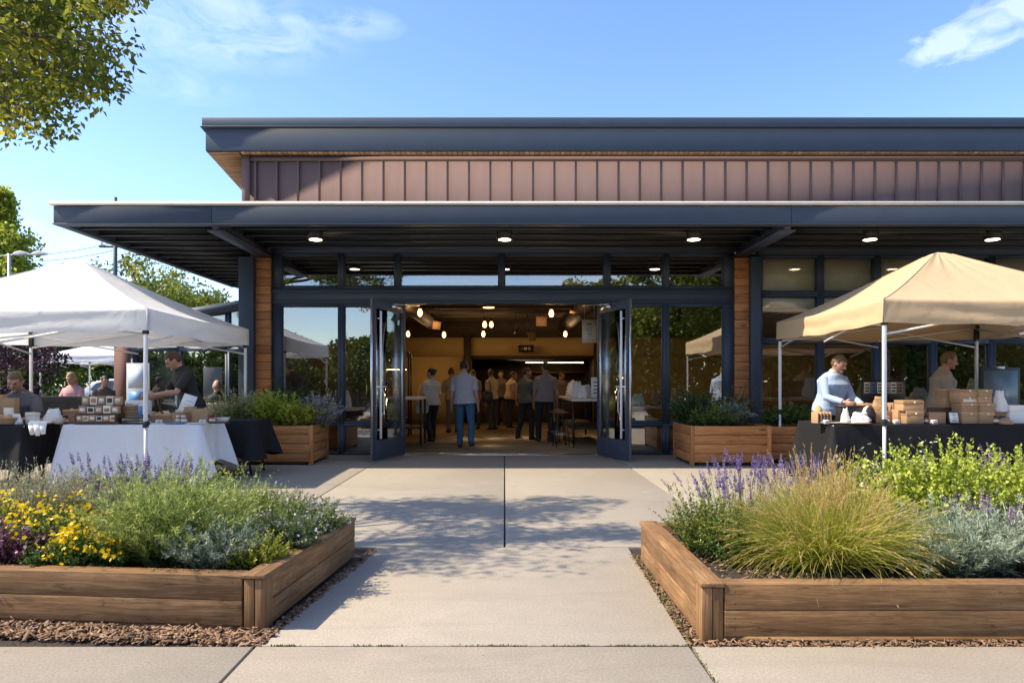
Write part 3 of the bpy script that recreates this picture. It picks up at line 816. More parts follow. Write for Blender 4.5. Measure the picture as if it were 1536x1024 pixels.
for k in (-1, 1):
    b = MB(); b.prism([(-.09,0),(.09,0),(.09,.12),(.05,.19),(0,.215),(-.05,.19),(-.09,.12)], 'y', k*.022, k*.026); b.build('cover', M['leather'] if k < 0 else M['paper'], m)
m = item('dark_tray', 'dark wooden tray standing on edge behind the open kraft box', 'tray', at(1414,8.62), 0)
b = MB(); b.box(-.19,-.01,0,.19,.01,.19); b.box(-.19,-.05,0,.19,-.01,.012); b.build('tray_back', M['darkwood'], m)
m = item('framed_card', 'small black framed price card leaning beside the kraft stacks', 'sign', at(1431.5,8.37), 0)
R = Matrix.Rotation(-.2, 3, 'X')
b = MB(); b.obox((0,.015,.075), (.13,.01,.15), R); b.build('frame', M['leather'], m)
b = MB(); b.obox((0,.0085,.075), (.105,.004,.125), R); b.build('card', M['paper'], m)
b = MB()
for zz, ww in ((.115,.05),(.1,.03),(.07,.04),(.05,.06),(.035,.05)): b.obox((0,.0055+(zz-.075)*.2,zz), (ww,.002,.005), R)
b.build('print', M['ink'], m)
# second row of the tan stall: menu strip and screen board
m = item('menu_stand', 'dark stand with a strip of small printed menu photos behind the boxes', 'sign', (5.72, 10.35, 0))
b = MB(); b.box(-.32,-.02,.9,.32,.02,1.3); b.box(-.03,-.02,0,.03,.02,.9); b.box(-.2,-.18,0,.2,.18,.02); b.build('stand', M['blackplastic'], m)
for k in range(6):
    b = MB(); b.box(-.30+k*.1,-.026,1.10,-.21+k*.1,-.021,1.27); b.build('menu_card', [M['label'], M['bluebox'], M['paper'], M['label'], M['paper'], M['kraft']][k], m)
    b = MB()
    for j in range(3): b.box(-.29+k*.1,-.029,1.13+j*.045,-.23+k*.1+.01*(j%2),-.0265,1.15+j*.045)
    b.build('print', M['ink'], m)
M['screen'] = plain('grey_screen', (.13,.17,.20), (.11,.15,.18), .25, rnd=.02, scale=1)
m = item('screen_board', 'blank blue-grey screen board in a black frame behind the stall', 'screen', (7.62, 10.55, 0))
b = MB(); b.box(-.30,-.03,.62,.30,.03,1.50); b.box(-.16,-.03,0,-.12,.03,.62); b.box(.12,-.03,0,.16,.03,.62); b.build('frame', M['blackplastic'], m, bevel=.008)
b = MB(); b.box(-.26,-.036,.66,.26,-.031,1.45); b.build('screen_panel', M['screen'], m)
b = MB(); b.box(-.06,-.04,1.47,.06,.02,1.515); b.build('clip', M['alu'], m)

# ---- left stall
m = item('display_rack', 'stepped brown display rack filled with small soap packages', 'rack', at(150, 8.42), 0)
rw = .50
b = MB(); b.box(-rw/2-.03,-.11,0,rw/2+.03,.20,.03)
for k, (yy, zz) in enumerate(((-.09,.03),(-.03,.12),(.03,.225))):
    b.box(-rw/2, yy+.055, zz, rw/2, yy+.075, zz+.10); b.box(-rw/2, yy-.01, zz-.004, rw/2, yy+.075, zz+.004)
b.box(-rw/2,-.10,.03,-rw/2+.015,.13,.12); b.box(rw/2-.015,-.10,.03,rw/2,.13,.12)
b.build('rack_frame', M['darkwood'], m, bevel=.002)
pk = [('kraft','label'),('label','ink'),('kraft','paper'),('label','kraft')]
for k, (yy, zz, n, hh) in enumerate(((-.09,.034,6,.075),(-.03,.124,5,.095),(.03,.229,5,.115))):
    for i in range(n):
        ww = rw/n; x = -rw/2 + ww*(i+.5); a, c = pk[(i*3+k*2) % 4]
        b = MB(); b.box(x-ww*.44, yy, zz, x+ww*.44, yy+.05, zz+hh*random.uniform(.85,1.05)); o = b.build('package', M[a], m, bevel=.002)
        b = MB(); b.box(x-ww*.30, yy-.0025, zz+hh*.25, x+ww*.30, yy-.0005, zz+hh*.72); b.box(x-ww*.2, yy-.004, zz+hh*.45, x+ww*.15, yy-.0026, zz+hh*.55); b.build('label', M[c], o)
def basket(label, c, w, d, h, seed):
    t = item('wicker_basket', label, 'basket', c, .1)
    b = MB(); n = 26
    for j in range(7):
        pts = []
        for i in range(n + 1):
            a = 2*PI*i/n; ca, sa = math.cos(a), math.sin(a); r = 1/(abs(ca)**4+abs(sa)**4)**.25
            k = 1 + .04*math.sin(i*PI + j*PI); pts.append((w/2*ca*r*k*(.85+.15*j/6), d/2*sa*r*k*(.85+.15*j/6), .008 + h*j/6))
        b.tube(pts, h/11, 6)
    b.box(-w*.4,-d*.4,.004,w*.4,d*.4,.012); b.build('basket_weave', M['kraft'], t, smooth=True)
    b = MB()
    for i in range(8): b.ell((random.uniform(-w,w)*.28, random.uniform(-d,d)*.28, h*.7+random.uniform(0,.04)), (.05,.035,.03), 10, 7, Euler((random.random(), random.random(), random.random()*6)).to_matrix())
    b.build('contents', M['bread'], t, smooth=True)
basket('tall wicker basket right beside the stepped soap rack', at(193, 8.62), .16, .18, .2, 1)
basket('low wicker basket of small loaves behind the white pole', at(247, 8.8), .34, .2, .08, 2)
basket('wicker basket of bundles left of the stepped soap rack', at(112, 8.75), .22, .2, .14, 4)
m = item('dark_magazine_stack', 'stack of thin dark books lying in front of the white tent pole', 'books', at(203, 8.45), -.1)
for k in range(5):
    b = MB(); b.obox((random.uniform(-.02,.02), random.uniform(-.015,.015), .008+k*.015), (.28-.02*k,.2,.013), Matrix.Rotation(random.uniform(-.12,.12), 3, 'Z')); b.build('book', M['leather'] if k % 2 == 0 else M['label'], m)
def blueprint_box():
    t = item('printed_carton', 'blue and white printed carton standing behind the basket', 'box', at(205, 9.02), .05)
    b = MB(); b.box(-.15,-.1,0,.15,.1,.27); b.build('carton', M['paper'], t, bevel=.003)
    b = MB(); b.box(-.09,-.103,.05,.0,-.1005,.23); b.build('print', M['bluebox'], t); b = MB(); b.box(.05,-.103,.05,.12,-.1005,.2); b.build('print', M['bluebox'], t)
blueprint_box()
_i = 0
for a, b_, h, Y, lb, mt in ((258,277,15,8.72,'kraft box right of the white tent pole','kraft'), (288,312,21,8.6,'tan printed box at the right half of the white table','kraft'), (276,288,22,8.9,'tall kraft box behind the tan printed box','kraft'), (263,275,17,8.95,'grey kraft box beside the tall kraft box','label')):
    carton(a, b_, h, 0, Y, lb, .14, mat=mt, lid=False, name='kraft_box', group='kraft boxes on the white table')
def bowl(label, c, r, h, mat='ceramic'):
    m = MB(); m.lathe((0,0,0), [(r*.5,0),(r*.62,.006),(r*.9,h*.6),(r,h),(r*.96,h),(r*.84,h*.6),(r*.5,.012),(.002,.012)], 28)
    return tag(m.build('bowl', M[mat], None, smooth=True, loc=c), label, 'bowl')
bowl('white ceramic bowl at the right end of the white table', at(334, 8.75), .09, .06)
bowl('pale bowl left of the white bowl on the white table', at(322, 8.9), .08, .05, 'label')
bowl('small round bowl between the wrapped parcels on the black table', at(88, 8.42, ), .075, .07, 'label')
m = item('paper_sign', 'slanted white paper sign held up in front of the vendor in black', 'sign', at(279, 9.12), 0)
R = Matrix.Rotation(.28, 3, 'Y') @ Matrix.Rotation(-.25, 3, 'X')
b = MB(); b.obox((0,0,.17), (.18,.008,.36), R); b.build('card', M['paper'], m)
b = MB()
for k in range(5): b.obox(R @ Vector((0,-.006,.10-k*.05)) + Vector((0,0,.17)), (.11-.012*(k % 2),.002,.012), R)
b.build('print', M['label'], m)
m = MB()
for k, (dx, dy, L) in enumerate(((-.07,0,.2),(.0,-.01,.22),(.05,.01,.19))):
    pts = [(dx, dy+.12, .022), (dx+.02, dy, .03), (dx+.05, dy-.07, .022), (dx+.09, dy-.135, -.02), (dx+.11, dy-.155, -L*.55)]
    m.tube(pts, [.05,.055,.045,.035,.022], 10, flat=.35)
tag(m.build('cloth_napkin', M['paper'], None, True, loc=at(57, 8.22)), 'white cloth napkin hanging over the edge of the black table', 'napkin')
bag('paper_parcel', 'white wrapped parcel standing near the small round bowl', at(80, 8.6), .22, .14, .16, 'paper', 41, taper=.7, cat='parcel')
bag('paper_parcel', 'small pale paper parcel beside the white cloth napkin', at(25, 8.32), .13, .1, .12, 'paper', 44, taper=.6, cat='parcel')
carton(3,21,38,0,8.45,'upright kraft box with white label near the seated vendor', .1, lid=False, lab=True, name='kraft_box', group='kraft boxes on the black table')
carton(-14,3,42,0,8.6,'tallest kraft box at the outer end of the black table', .1, lid=False, name='kraft_box', group='kraft boxes on the black table')
carton(38,53,17,0,8.4,'small cream tin in front of the seated vendor', .08, lid=True, mat='label', name='small_tin', group='tins')
basket('dark shallow basket at the outer end of the black table', at(8, 8.3), .3, .2, .07, 7)
for k, (px, Y, lb) in enumerate(((297, 8.42, 'thin pale leaflet lying flat near the middle of the white cloth'), (262, 8.4, 'blue-grey leaflet lying flat right of the tent pole'), (330, 8.5, 'dark leaflet lying flat near the white table corner'))):
    b = MB(); b.box(-.1,-.06,0,.1,.06,.012 + .004*k); tag(b.build('leaflet', M[['label','bluebox','leather'][k]], None, loc=at(px, Y), bevel=.002), lb, 'leaflet')
# poster board behind the vendor in black
m = item('poster_board', 'pale blue and white poster board standing against the glazed side wing', 'poster', (-7.76, 14.5, 0), 0)
b = MB(); b.box(-.24,-.02,.75,.24,.02,1.68); b.box(-.2,-.02,0,-.17,.02,.75); b.box(.17,-.02,0,.2,.02,.75); b.build('board', M['paper'], m, bevel=.004)
b = MB(); b.box(-.2,-.025,1.15,.2,-.021,1.63); b.build('poster_print', plain('poster_blue', (.42,.55,.68), (.6,.66,.72), .6, scale=3), m)
b = MB(); b.box(-.19,-.03,.82,.12,-.0215,1.08); b.build('poster_block', M['bluebox'], m)

# ------------------------------------------------------------------ interior fittings
M['bulb'] = emitter('filament_bulb', (1,.52,.17), 2.6)
bl = [(630,469,15.0,'pendant bulb near the top of the doorway above the counter side'), (827,470,15.0,'pendant bulb near the top of the doorway above the dark dressed pair'), (612,501,19.5,'pendant bulb just inside the left door edge'), (666,502,19.5,'pendant bulb above the head of the person in white tee'), (725,501,19.5,'lower pendant bulb of the two near the hall middle'), (727,487,17.0,'upper pendant bulb of the two near the hall middle'), (848,501,19.5,'pendant bulb near the hanging banner'), (737,487,18.0,'dimmer pendant lamp beside the upper middle bulb')]
def pend(px, py, Y, lb, light=True):
    p = P(px, py, Y)
    t = thing('pendant_lamp', lb, 'pendant lamp', p, 0, 'pendant bulbs in the hall')
    m = MB(); m.lathe((0,0,0), [(.004,-.075),(.036,-.062),(.054,-.02),(.05,.03),(.027,.08),(.026,.09)], 16); m.build('bulb', M['bulb'], t, smooth=True)
    m = MB(); m.lathe((0,0,0), [(.032,.085),(.036,.09),(.034,.15),(.01,.165)], 14); m.tube([(0,0,.16),(0,0,3.5-p.z)], .006, 6); m.build('cord', M['blackplastic'], t)
    if light:
        ld = bpy.data.lights.new('bulb_light', 'POINT'); lo = bpy.data.objects.new('bulb_light', ld); COL.objects.link(lo)
        ld.energy = 13; ld.color = (1,.62,.28); ld.shadow_soft_size = .09; lo.parent = t; lo.location = (0,0,-.12)
for i, q in enumerate(bl): pend(*q, light=(i != 7 and i != 5))
for px, Y, lb in ((1345, 16, 'pendant bulb behind the right shop window'), (1372, 17.5, 'farther pendant bulb behind the right shop window'), (1215, 16.5, 'pendant bulb behind the window by the vendor in blue')):
    pend(px, 500, Y, lb)
m = thing('exit_sign', 'dark hanging sign with pale marks high on the ochre back wall', 'sign', P(789, 528, 21.6))
b = MB(); b.box(-.24,-.03,0,.24,.03,.22); b.box(-.16,-.01,.22,-.15,.01,1.3); b.box(.15,-.01,.22,.16,.01,1.3); b.build('sign_box', M['blackplastic'], m)
b = MB()   # the two pale letters N and E
for q in ((-.06,.06,-.04,.16),(.0,.06,.02,.16),(.08,.06,.10,.16)): b.box(q[0],-.036,q[1],q[2],-.031,q[3])
b.beam((-.05,-.034,.155),(.01,-.034,.065),.005,.022)
for zz in (.06,.10,.14): b.box(.10,-.036,zz,.14,-.031,zz+.02)
b.build('lettering', M['label'], m)
m = thing('hanging_banner', 'cream paper banner with a small line drawing hanging inside the door', 'banner', P(884, 514, 14.2))
w_, h_ = .30, .46
b = MB(); b.box(-w_/2,-.006,0,w_/2,.006,h_); b.build('banner_sheet', M['paper'], m)
b = MB(); b.box(-w_/2-.02,-.012,h_,w_/2+.02,.012,h_+.025); b.beam((-.1,0,h_),(-.1,0,3.4-P(884,514,14.2).z),.012,.012); b.beam((.1,0,h_),(.1,0,3.4-P(884,514,14.2).z),.012,.012); b.build('hanger', M['alu'], m)
b = MB(); b.tube([(-.05,-.009,.30),(-.045,-.009,.25),(.045,-.009,.25),(.05,-.009,.30),(-.05,-.009,.30)], .006, 5); b.tube([(-.03,-.009,.22),(.0,-.009,.17),(.035,-.009,.16),(.03,-.009,.21)], .006, 5)
for zz in (.36,.39): b.box(-.05,-.010,zz,.04,-.0065,zz+.012)
b.build('drawing', M['ink'], m)
for px, py, Y, ww, hh, lb in ((812, 482, 16, .26, .22, 'cream card hanging from the ceiling above the dark pair'), (798, 504, 18, .2, .25, 'folded cream card hanging near the exit sign'), (655, 488, 15.5, .2, .18, 'grey card hanging above the person in white tee'), (862, 468, 15, .22, .06, 'small cream card hanging above the paper banner')):
    p = P(px, py, Y); m = thing('hanging_card', lb, 'card', p, random.uniform(-.5,.5), 'cards hanging from the hall ceiling')
    b = MB(); b.obox((0,0,0), (ww,.01,hh), Matrix.Rotation(random.uniform(-.2,.2), 3, 'Y')); b.build('card_sheet', M['kraft'], m)
    b = MB(); b.tube([(0,0,hh*.4),(0,0,3.5-p.z)], .004, 5); b.build('string', M['blackplastic'], m)
M['spot'] = emitter('spot_lens', (1,.8,.55), 10)
for px, py, lb in ((773,500.5,'track spotlight left of the exit sign'), (791,501.5,'track spotlight above the exit sign')):
    p = P(px, py, 19); m = thing('track_spotlight', lb, 'spotlight', p, 0, 'track spotlights in the hall')
    b = MB(); R = Euler((1.0,0,.5)).to_matrix(); b.lathe((0,0,0), [(.035,0),(.045,.0),(.045,.14),(.02,.15)], 14, axis=R); b.tube([(0,.02,.1),(0,.02,3.3-p.z)], .008, 6); b.build('lamp_can', M['blackplastic'], m)
    b = MB(); b.lathe((0,0,0), [(.002,-.004),(.034,-.004),(.034,.002)], 14, axis=R); b.build('lens', M['spot'], m)
p = P(733, 461, 13.6); m = thing('ceiling_lamp', 'flat round ceiling lamp just inside the top of the doorway', 'ceiling light', p)
b = MB(); b.lathe((0,0,0), [(.12,0),(.13,.03),(.02,.05),(.02,3.5-p.z)], 20); b.build('housing', M['blackplastic'], m)
b = MB(); b.lathe((0,0,0), [(.002,-.012),(.11,-.008),(.115,.001)], 20); b.build('lens', M['bulb'], m)

def rack_table(name, label, x0, x1, y0, y1, h, low=.35, cat='table'):
    t = thing(name, label, cat, ((x0+x1)/2, (y0+y1)/2, .003)); hx, hy = (x1-x0)/2, (y1-y0)/2
    b = MB(); b.box(-hx,-hy,h-.05,hx,hy,h); b.build('tabletop', M['label'], t, bevel=.005)
    for sx in (-1,1):
        for sy in (-1,1):
            b = MB(); b.box(sx*(hx-.04)-.02, sy*(hy-.04)-.02, .06, sx*(hx-.04)+.02, sy*(hy-.04)+.02, h-.05); b.tube([(sx*(hx-.04)-.015,sy*(hy-.04),.035),(sx*(hx-.04)+.015,sy*(hy-.04),.035)], .035, 12); b.build('leg', M['blackplastic'], t)
    b = MB(); b.box(-hx+.03,-hy+.03,low,hx-.03,hy-.03,low+.03); b.build('shelf', M['int_dark'], t)
    return t
rack_table('serving_table', 'long serving table of bags and jars inside the right door', 1.30, 2.0, 13.3, 16.6, .95)
for k, (x, y, s, mt) in enumerate(((1.55,13.6,.2,'paper'),(1.5,14.1,.24,'paper'),(1.75,14.4,.2,'label'),(1.5,14.9,.26,'paper'),(1.62,15.4,.22,'paper'),(1.55,15.9,.25,'label'))):
    bag('paper_bag', ['crumpled white bag nearest the right door on the serving table','crumpled white bag second from the right door','cream bag behind the second white bag on the serving table','tall white bag at the middle of the serving table','white bag past the middle of the serving table','cream bag at the far end of the serving table'][k], (x, y, .958), s, s*.7, s*1.25, mt, 60+k, taper=.6)
m = thing('menu_board', 'white standing card on the near end of the serving table', 'sign', (1.82, 13.45, .955))
b = MB(); b.box(-.12,-.01,0,.12,.01,.42); b.build('card', M['paper'], m); b = MB(); b.box(-.12,-.06,-.0,.12,.06,.01); b.build('foot', M['blackplastic'], m)
b = MB()
for k in range(4): b.box(-.08,-.014,.1+k*.07,.06-.02*(k % 2),-.0105,.12+k*.07)
b.build('print', M['ink'], m)
def stool(label, x, y, rz, h=.68, zg=.003, mat='blackplastic'):
    t = thing('bar_stool', label, 'stool', (x, y, zg), rz)
    b = MB(); b.lathe((0,0,h-.04), [(.15,0),(.17,.01),(.17,.035),(.15,.045)], 20); b.build('seat', M['alu'] if mat == 'alu' else M['darkwood'], t)
    for k in range(4):
        a = PI/4 + k*PI/2; b = MB(); b.tube([(.11*math.cos(a),.11*math.sin(a),h-.04),(.19*math.cos(a),.19*math.sin(a),0)], .011, 8); b.build('leg', M['blackplastic'], t, smooth=True)
    b = MB(); b.tube([(.165*math.cos(2*PI*k/24),.165*math.sin(2*PI*k/24),.25) for k in range(25)], .007, 6, cap=False); b.build('foot_ring', M['alu'], t, smooth=True)
stool('dark bar stool nearest the right door by the serving table', 1.12, 13.55, .2)
stool('dark bar stool second from the right door by the serving table', 1.10, 14.3, .5)
stool('dark bar stool third from the right door by the serving table', 1.12, 15.0, .9)
rack_table('counter_table', 'tall counter table on wheels just inside the left door', -2.6, -1.62, 13.5, 14.3, .98)
m = thing('shelf_frame', 'open dark shelf frame with lit shelf at the left of the hall', 'shelf', (-2.75, 16.6, .003))
for sx in (-.45,.45):
    for sy in (-.2,.2):
        b = MB(); b.box(sx-.02,sy-.02,0,sx+.02,sy+.02,2.0); b.build('post', M['blackplastic'], m)
for zz in (.4,.9,1.6,1.98):
    b = MB(); b.box(-.43,-.18,zz,.43,.18,zz+.03); b.build('shelf', M['darkwood'], m)
b = MB(); b.box(-.38,-.16,1.57,.38,-.12,1.59); b.build('strip_lamp', M['warmlamp'], m)
for k, (x, z, mt) in enumerate(((-.3,.93,'label'),(-.1,.93,'kraft'),(.12,.93,'paper'),(.3,.93,'kraft'),(-.25,1.63,'bread'),(.2,1.63,'label'))):
    bag('goods_jar', 'small ' + ['cream','kraft','white','brown','round bread coloured','pale'][k] + ' jar ' + ['at the outer end of the middle shelf','second on the middle shelf','third on the middle shelf','fourth on the middle shelf','on the upper shelf, outer one','on the upper shelf, inner one'][k], (-2.75+x, 16.55, z+.003), .14, .12, .2, mt, 80+k, taper=.8, cat='jar')
rack_table('cafe_table', 'cafe table behind the window beside the left door', -4.1, -2.9, 13.4, 14.2, .76)
rack_table('cafe_table', 'cafe table behind the window beside the right door', 2.4, 3.8, 13.6, 14.4, .80)
rack_table('cafe_table', 'long cafe counter behind the right shop windows', 5.0, 10.5, 14.2, 15.0, .95)
for k in range(9):
    bag('counter_goods', ['squat pale parcel','brown bread basket shape','white paper bundle','tall kraft bag','cream tin shape','round loaf','white bundle with folded top','kraft parcel','pale bag'][k] + ' on the long cafe counter, number %s from its near end' % ['one','two','three','four','five','six','seven','eight','nine'][k], (5.3+k*.58, 14.5, .958), .3, .25, .2+.1*(k % 3), ['label','bread','paper','kraft'][k % 4], 100+k, taper=.7, cat='goods')
for k in range(3):
    bag('window_goods', ['white bundle','kraft parcel','brown loaf'][k] + ' on the table behind the right door window', (2.7+k*.4, 13.9, .808), .26, .22, .22+.05*k, ['paper','kraft','bread'][k], 120+k, taper=.75, cat='goods')
    bag('window_goods', ['pale jar shape','kraft bag','white folded bag'][k] + ' on the table behind the left door window', (-3.9+k*.35, 13.7, .768), .22, .2, .2+.06*k, ['label','kraft','paper'][k], 130+k, taper=.75, cat='goods')
# small price cards, jars and tags that clutter the stalls
def price_card(label, px, Y, w=.07, h=.05):
    t = item('price_card', label, 'sign', at(px, Y), U(-.2,.2), 'folded price cards')
    R = Matrix.Rotation(-.3, 3, 'X')
    b = MB(); b.obox((0,0,h/2), (w,.002,h), R); b.obox((0,.028,h/2), (w,.002,h), Matrix.Rotation(.3, 3, 'X')); b.build('card', M['paper'], t)
    for k in range(3):
        b = MB(); b.obox(Vector((0,-.0025,h/2)) + R @ Vector((0,0,.013-.013*k)), (w*(.7-.15*(k%2)),.0015,.005), R); b.build('print', M['ink'], t)
for px, Y, lb in ((116,8.36,'folded price card left of the stepped soap rack'), (238,8.36,'folded price card right of the white tent pole'), (303,8.38,'folded price card before the tan printed box'), (1240,8.36,'folded price card before the wooden card holder'), (1345,8.36,'folded price card before the narrow upright kraft box'), (1402,8.34,'folded price card before the open kraft box')): price_card(lb, px, Y)
JC = {'amber': plain('amber_glass', (.22,.08,.015), None, .15, rnd=0), 'honey': plain('honey_glass', (.45,.24,.04), None, .15, rnd=0), 'green': plain('green_glass', (.06,.13,.05), None, .15, rnd=0), 'red': plain('red_jam', (.25,.03,.025), None, .2, rnd=0)}
def jar(label, px, Y, col, s=1.0, z=None):
    t = item('jar', label, 'jar', at(px, Y, z), 0, 'small jars on the stalls')
    b = MB(); b.lathe((0,0,0), [(.030*s,0),(.034*s,.006),(.034*s,.06*s),(.026*s,.072*s),(.026*s,.08*s)], 18); b.build('jar_body', JC[col], t, smooth=True)
    b = MB(); b.lathe((0,0,0), [(.028*s,.078*s),(.030*s,.08*s),(.030*s,.096*s),(.002,.098*s)], 18); b.build('lid', M['blackplastic'] if col != 'honey' else M['alu'], t)
    b = MB(); b.lathe((0,0,0), [(.0346*s,.018*s),(.0346*s,.05*s)], 18); b.build('label', M['label'], t)
for px, Y, col, lb in ((216,8.75,'amber','amber jar behind the dark books'), (222,8.8,'green','green jar beside the amber jar behind the tent pole'), (268,8.5,'honey','honey jar in front of the grey kraft box'), (276,8.48,'honey','second honey jar nearer the tan printed box'), (318,8.6,'red','red jam jar beside the pale bowl'), (62,8.62,'amber','amber jar beside the white wrapped parcel'), (98,8.5,'red','red jam jar right of the small round bowl'),
                       (1330,8.42,'honey','honey jar beside the tan tent front leg'), (1388,8.44,'red','red jar between the pale front box and open box'), (1494,8.4,'amber','amber jar before the white cloth bag'), (1503,8.38,'green','green jar before the crumpled kraft heap')): jar(lb, px, Y, col)
# ------------------------------------------------------------------ people
_mats = {}
def cm(name, col, rough=.85, **k):
    if name not in _mats: _mats[name] = plain(name, col, tuple(q*.8 for q in col), rough, scale=7, bump=.35, bscale=14, bdist=.02, rnd=0, **k)
    return _mats[name]
SKIN = {'fair': cm('skin_fair', (.50,.27,.185), .55), 'tan': cm('skin_tan', (.40,.205,.13), .55)}
def hm(name, col):
    return plain(name, tuple(q*1.25 for q in col), tuple(q*.55 for q in col), .55, scale=40, stretch=(1,1,.2), bump=.8, bscale=90, bdist=.01, rnd=0)
HAIR = {'brown': hm('hair_brown', (.06,.032,.018)), 'dark': hm('hair_dark', (.02,.014,.011)), 'blond': hm('hair_blond', (.40,.25,.10)), 'grey': hm('hair_grey', (.24,.21,.18)), 'sandy': hm('hair_sandy', (.12,.075,.038))}
M['eye'] = plain('eye_dark', (.02,.015,.012), None, .2, rnd=0)
M['lip'] = plain('lips', (.36,.12,.10), None, .5, rnd=0)
def V3(*a): return Vector(a)
def remesh(o, vox, sm=3):
    r = o.modifiers.new('remesh', 'REMESH'); r.mode = 'VOXEL'; r.voxel_size = vox; r.use_smooth_shade = True
    s = o.modifiers.new('smooth', 'SMOOTH'); s.iterations = sm; s.factor = .5
def person(label, pos, face, height=1.74, lean=0.0, side=0.0, girth=1.0, sex='m', arms=None, legs=None, hip=None, head=(0,0),
           skin='fair', hair='brown', hairstyle='short', shirt=(.4,.4,.4), sleeve='short', pants=(.03,.03,.035), shoe=(.02,.018,.016), vox=.011, ground=0.0, group=None, untuck=True, beard=False):
    """face: heading in radians, 0 looks away from the street (+Y); local +y is forward, +x the person's right"""
    k = height / 1.74
    arms = arms or [((.08,-.02,-1),(.06,.16,-1)), ((-.08,-.02,-1),(-.06,.16,-1))]
    legs = legs or [((.04,.03,-1),(.0,-.05,-1)), ((-.04,-.02,-1),(0,-.06,-1))]
    L_th, L_sh, L_ua, L_fa = .425*k, .405*k, .285*k, .25*k
    def dn(v): return Vector(v).normalized()
    # hips so that the lower foot stands on the ground
    knees, ankles = [], []
    hx = .092*k
    for i, (a, b) in enumerate(legs):
        h = V3(hx if i == 0 else -hx, 0, 0); kn = h + dn(a)*L_th; an = kn + dn(b)*L_sh; knees.append(kn); ankles.append(an)
    hz = hip if hip is not None else -min(a.z for a in ankles) + .085*k
    root = V3(0, 0, hz)
    HP = [root + V3(hx,0,0), root + V3(-hx,0,0)]; KN = [root + q for q in knees]; AN = [root + q for q in ankles]
    R = Matrix.Rotation(-lean, 3, 'X') @ Matrix.Rotation(side, 3, 'Y')
    def T(x, y, z): return root + R @ V3(x*k, y*k, z*k)       # torso frame, z above the hip joint
    body = MB()
    fem = sex == 'f'
    sw = .172 if fem else .19
    prof = [(-.09,.06,.07,0), (-.05,.135,.105,-.005), (.02,.165*(1.04 if fem else 1),.115,-.008), (.10,.150,.105,0), (.20,.128 if fem else .142,.098,.005), (.30,.150 if fem else .158,.108,.008), (.38,.155 if fem else .172,.115,.0), (.435,.150 if fem else .168,.102,-.008), (.475,.118 if fem else .130,.085,-.012), (.51,.078,.068,-.012), (.545,.056,.060,-.008)]
    def torso(mb, off, z0=-1, z1=9, n=26, g=girth):
        rings = []
        for (z, rx, ry, yc) in prof:
            if z < z0 or z > z1: continue
            bel = 1 + (g-1)*(1.0 if .0 < z < .42 else .35)
            ring = []
            for i in range(n):
                a = 2*PI*i/n; ca, sa = math.cos(a), math.sin(a)
                e = .82
                px_ = abs(ca)**e*(1 if ca > 0 else -1)*(rx*bel+off); py_ = abs(sa)**e*(1 if sa > 0 else -1)*(ry*(1+(g-1)*1.6*(z < .4))+off) + yc
                ring.append(tuple(T(px_, py_, z)))
            rings.append(ring)
        mb.rings(rings)
    torso(body, 0)
    SH = [T(sw-.012, -.005, .418), T(-sw+.012, -.005, .418)]
    EL, WR = [], []
    for i, (a, b) in enumerate(arms):
        el = SH[i] + dn(a)*L_ua; wr = el + dn(b)*L_fa; EL.append(el); WR.append(wr)
        ag = .9 if fem else 1.0
        body.tube([SH[i] + (T(0,0,.44)-SH[i])*.4, SH[i], SH[i].lerp(el,.35), SH[i].lerp(el,.75), el, el.lerp(wr,.25), el.lerp(wr,.7), wr, wr + dn(b)*.02], [q*ag*k for q in (.05,.058,.052,.045,.040,.043,.033,.026,.025)], 12)
        # hand: palm, four bent fingers, thumb off the side of the palm
        d = dn(b); s = 1 if i == 0 else -1
        inward = (V3(-s, .35, 0) - d*V3(-s,.35,0).dot(d)).normalized(); w = d.cross(inward).normalized()
        pc = wr + d*.05*k
        rings = []
        for u, rw, rt in ((-.05,.022,.017),(-.02,.031,.016),(.02,.040,.014),(.045,.040,.012)):
            rings.append([tuple(pc + d*(u*k) + w*(rw*k*math.cos(2*PI*q/10)) + inward*(rt*k*math.sin(2*PI*q/10))) for q in range(10)])
        body.rings(rings)
        fw = 1 if w.dot(V3(0,1,0)) > 0 else -1       # index finger side faces forward
        for j, fl in enumerate((.072,.082,.077,.060)):
            base = pc + d*.04*k + w*fw*((.030-.020*j)*k)
            d1 = (d + inward*.25).normalized(); d2 = (d + inward*.8).normalized(); d3 = (d + inward*1.4).normalized()
            p1 = base + d1*fl*.45*k; p2 = p1 + d2*fl*.32*k; p3 = p2 + d3*fl*.25*k
            body.tube([base - d*.01, base, p1, p2, p3], [q*k for q in (.009,.0095,.009,.0082,.0065)], 8)
        tb = pc - d*.015*k + w*fw*.03*k; t1 = (d*.6 + w*fw*.75 + inward*.35).normalized(); t2 = (d*.9 + w*fw*.3 + inward*.4).normalized()
        body.tube([tb - w*fw*.012*k, tb, tb + t1*.032*k, tb + t1*.032*k + t2*.03*k], [q*k for q in (.012,.013,.011,.008)], 8)
    for i in (0, 1):
        body.tube([HP[i] + V3(0,0,.03), HP[i], HP[i].lerp(KN[i],.3), HP[i].lerp(KN[i],.8), KN[i], KN[i].lerp(AN[i],.3), KN[i].lerp(AN[i],.75), AN[i], AN[i] - V3(0,0,.03)], [q*k for q in (.08,.088,.080,.058,.052,.055,.038,.034,.034)], 14)
    # neck and head
    hp_, hy_ = head
    Rh = R @ Matrix.Rotation(lean*.6, 3, 'X') @ Matrix.Rotation(hy_, 3, 'Z') @ Matrix.Rotation(-hp_, 3, 'X')
    nb = T(0, -.012, .50); hc = T(0, .005, .60) + Rh @ V3(0,.018*k,.055*k)
    body.tube([nb, nb.lerp(hc,.4), hc - Rh @ V3(0,.02*k,.02*k)], [.060*k,.054*k,.052*k], 14)
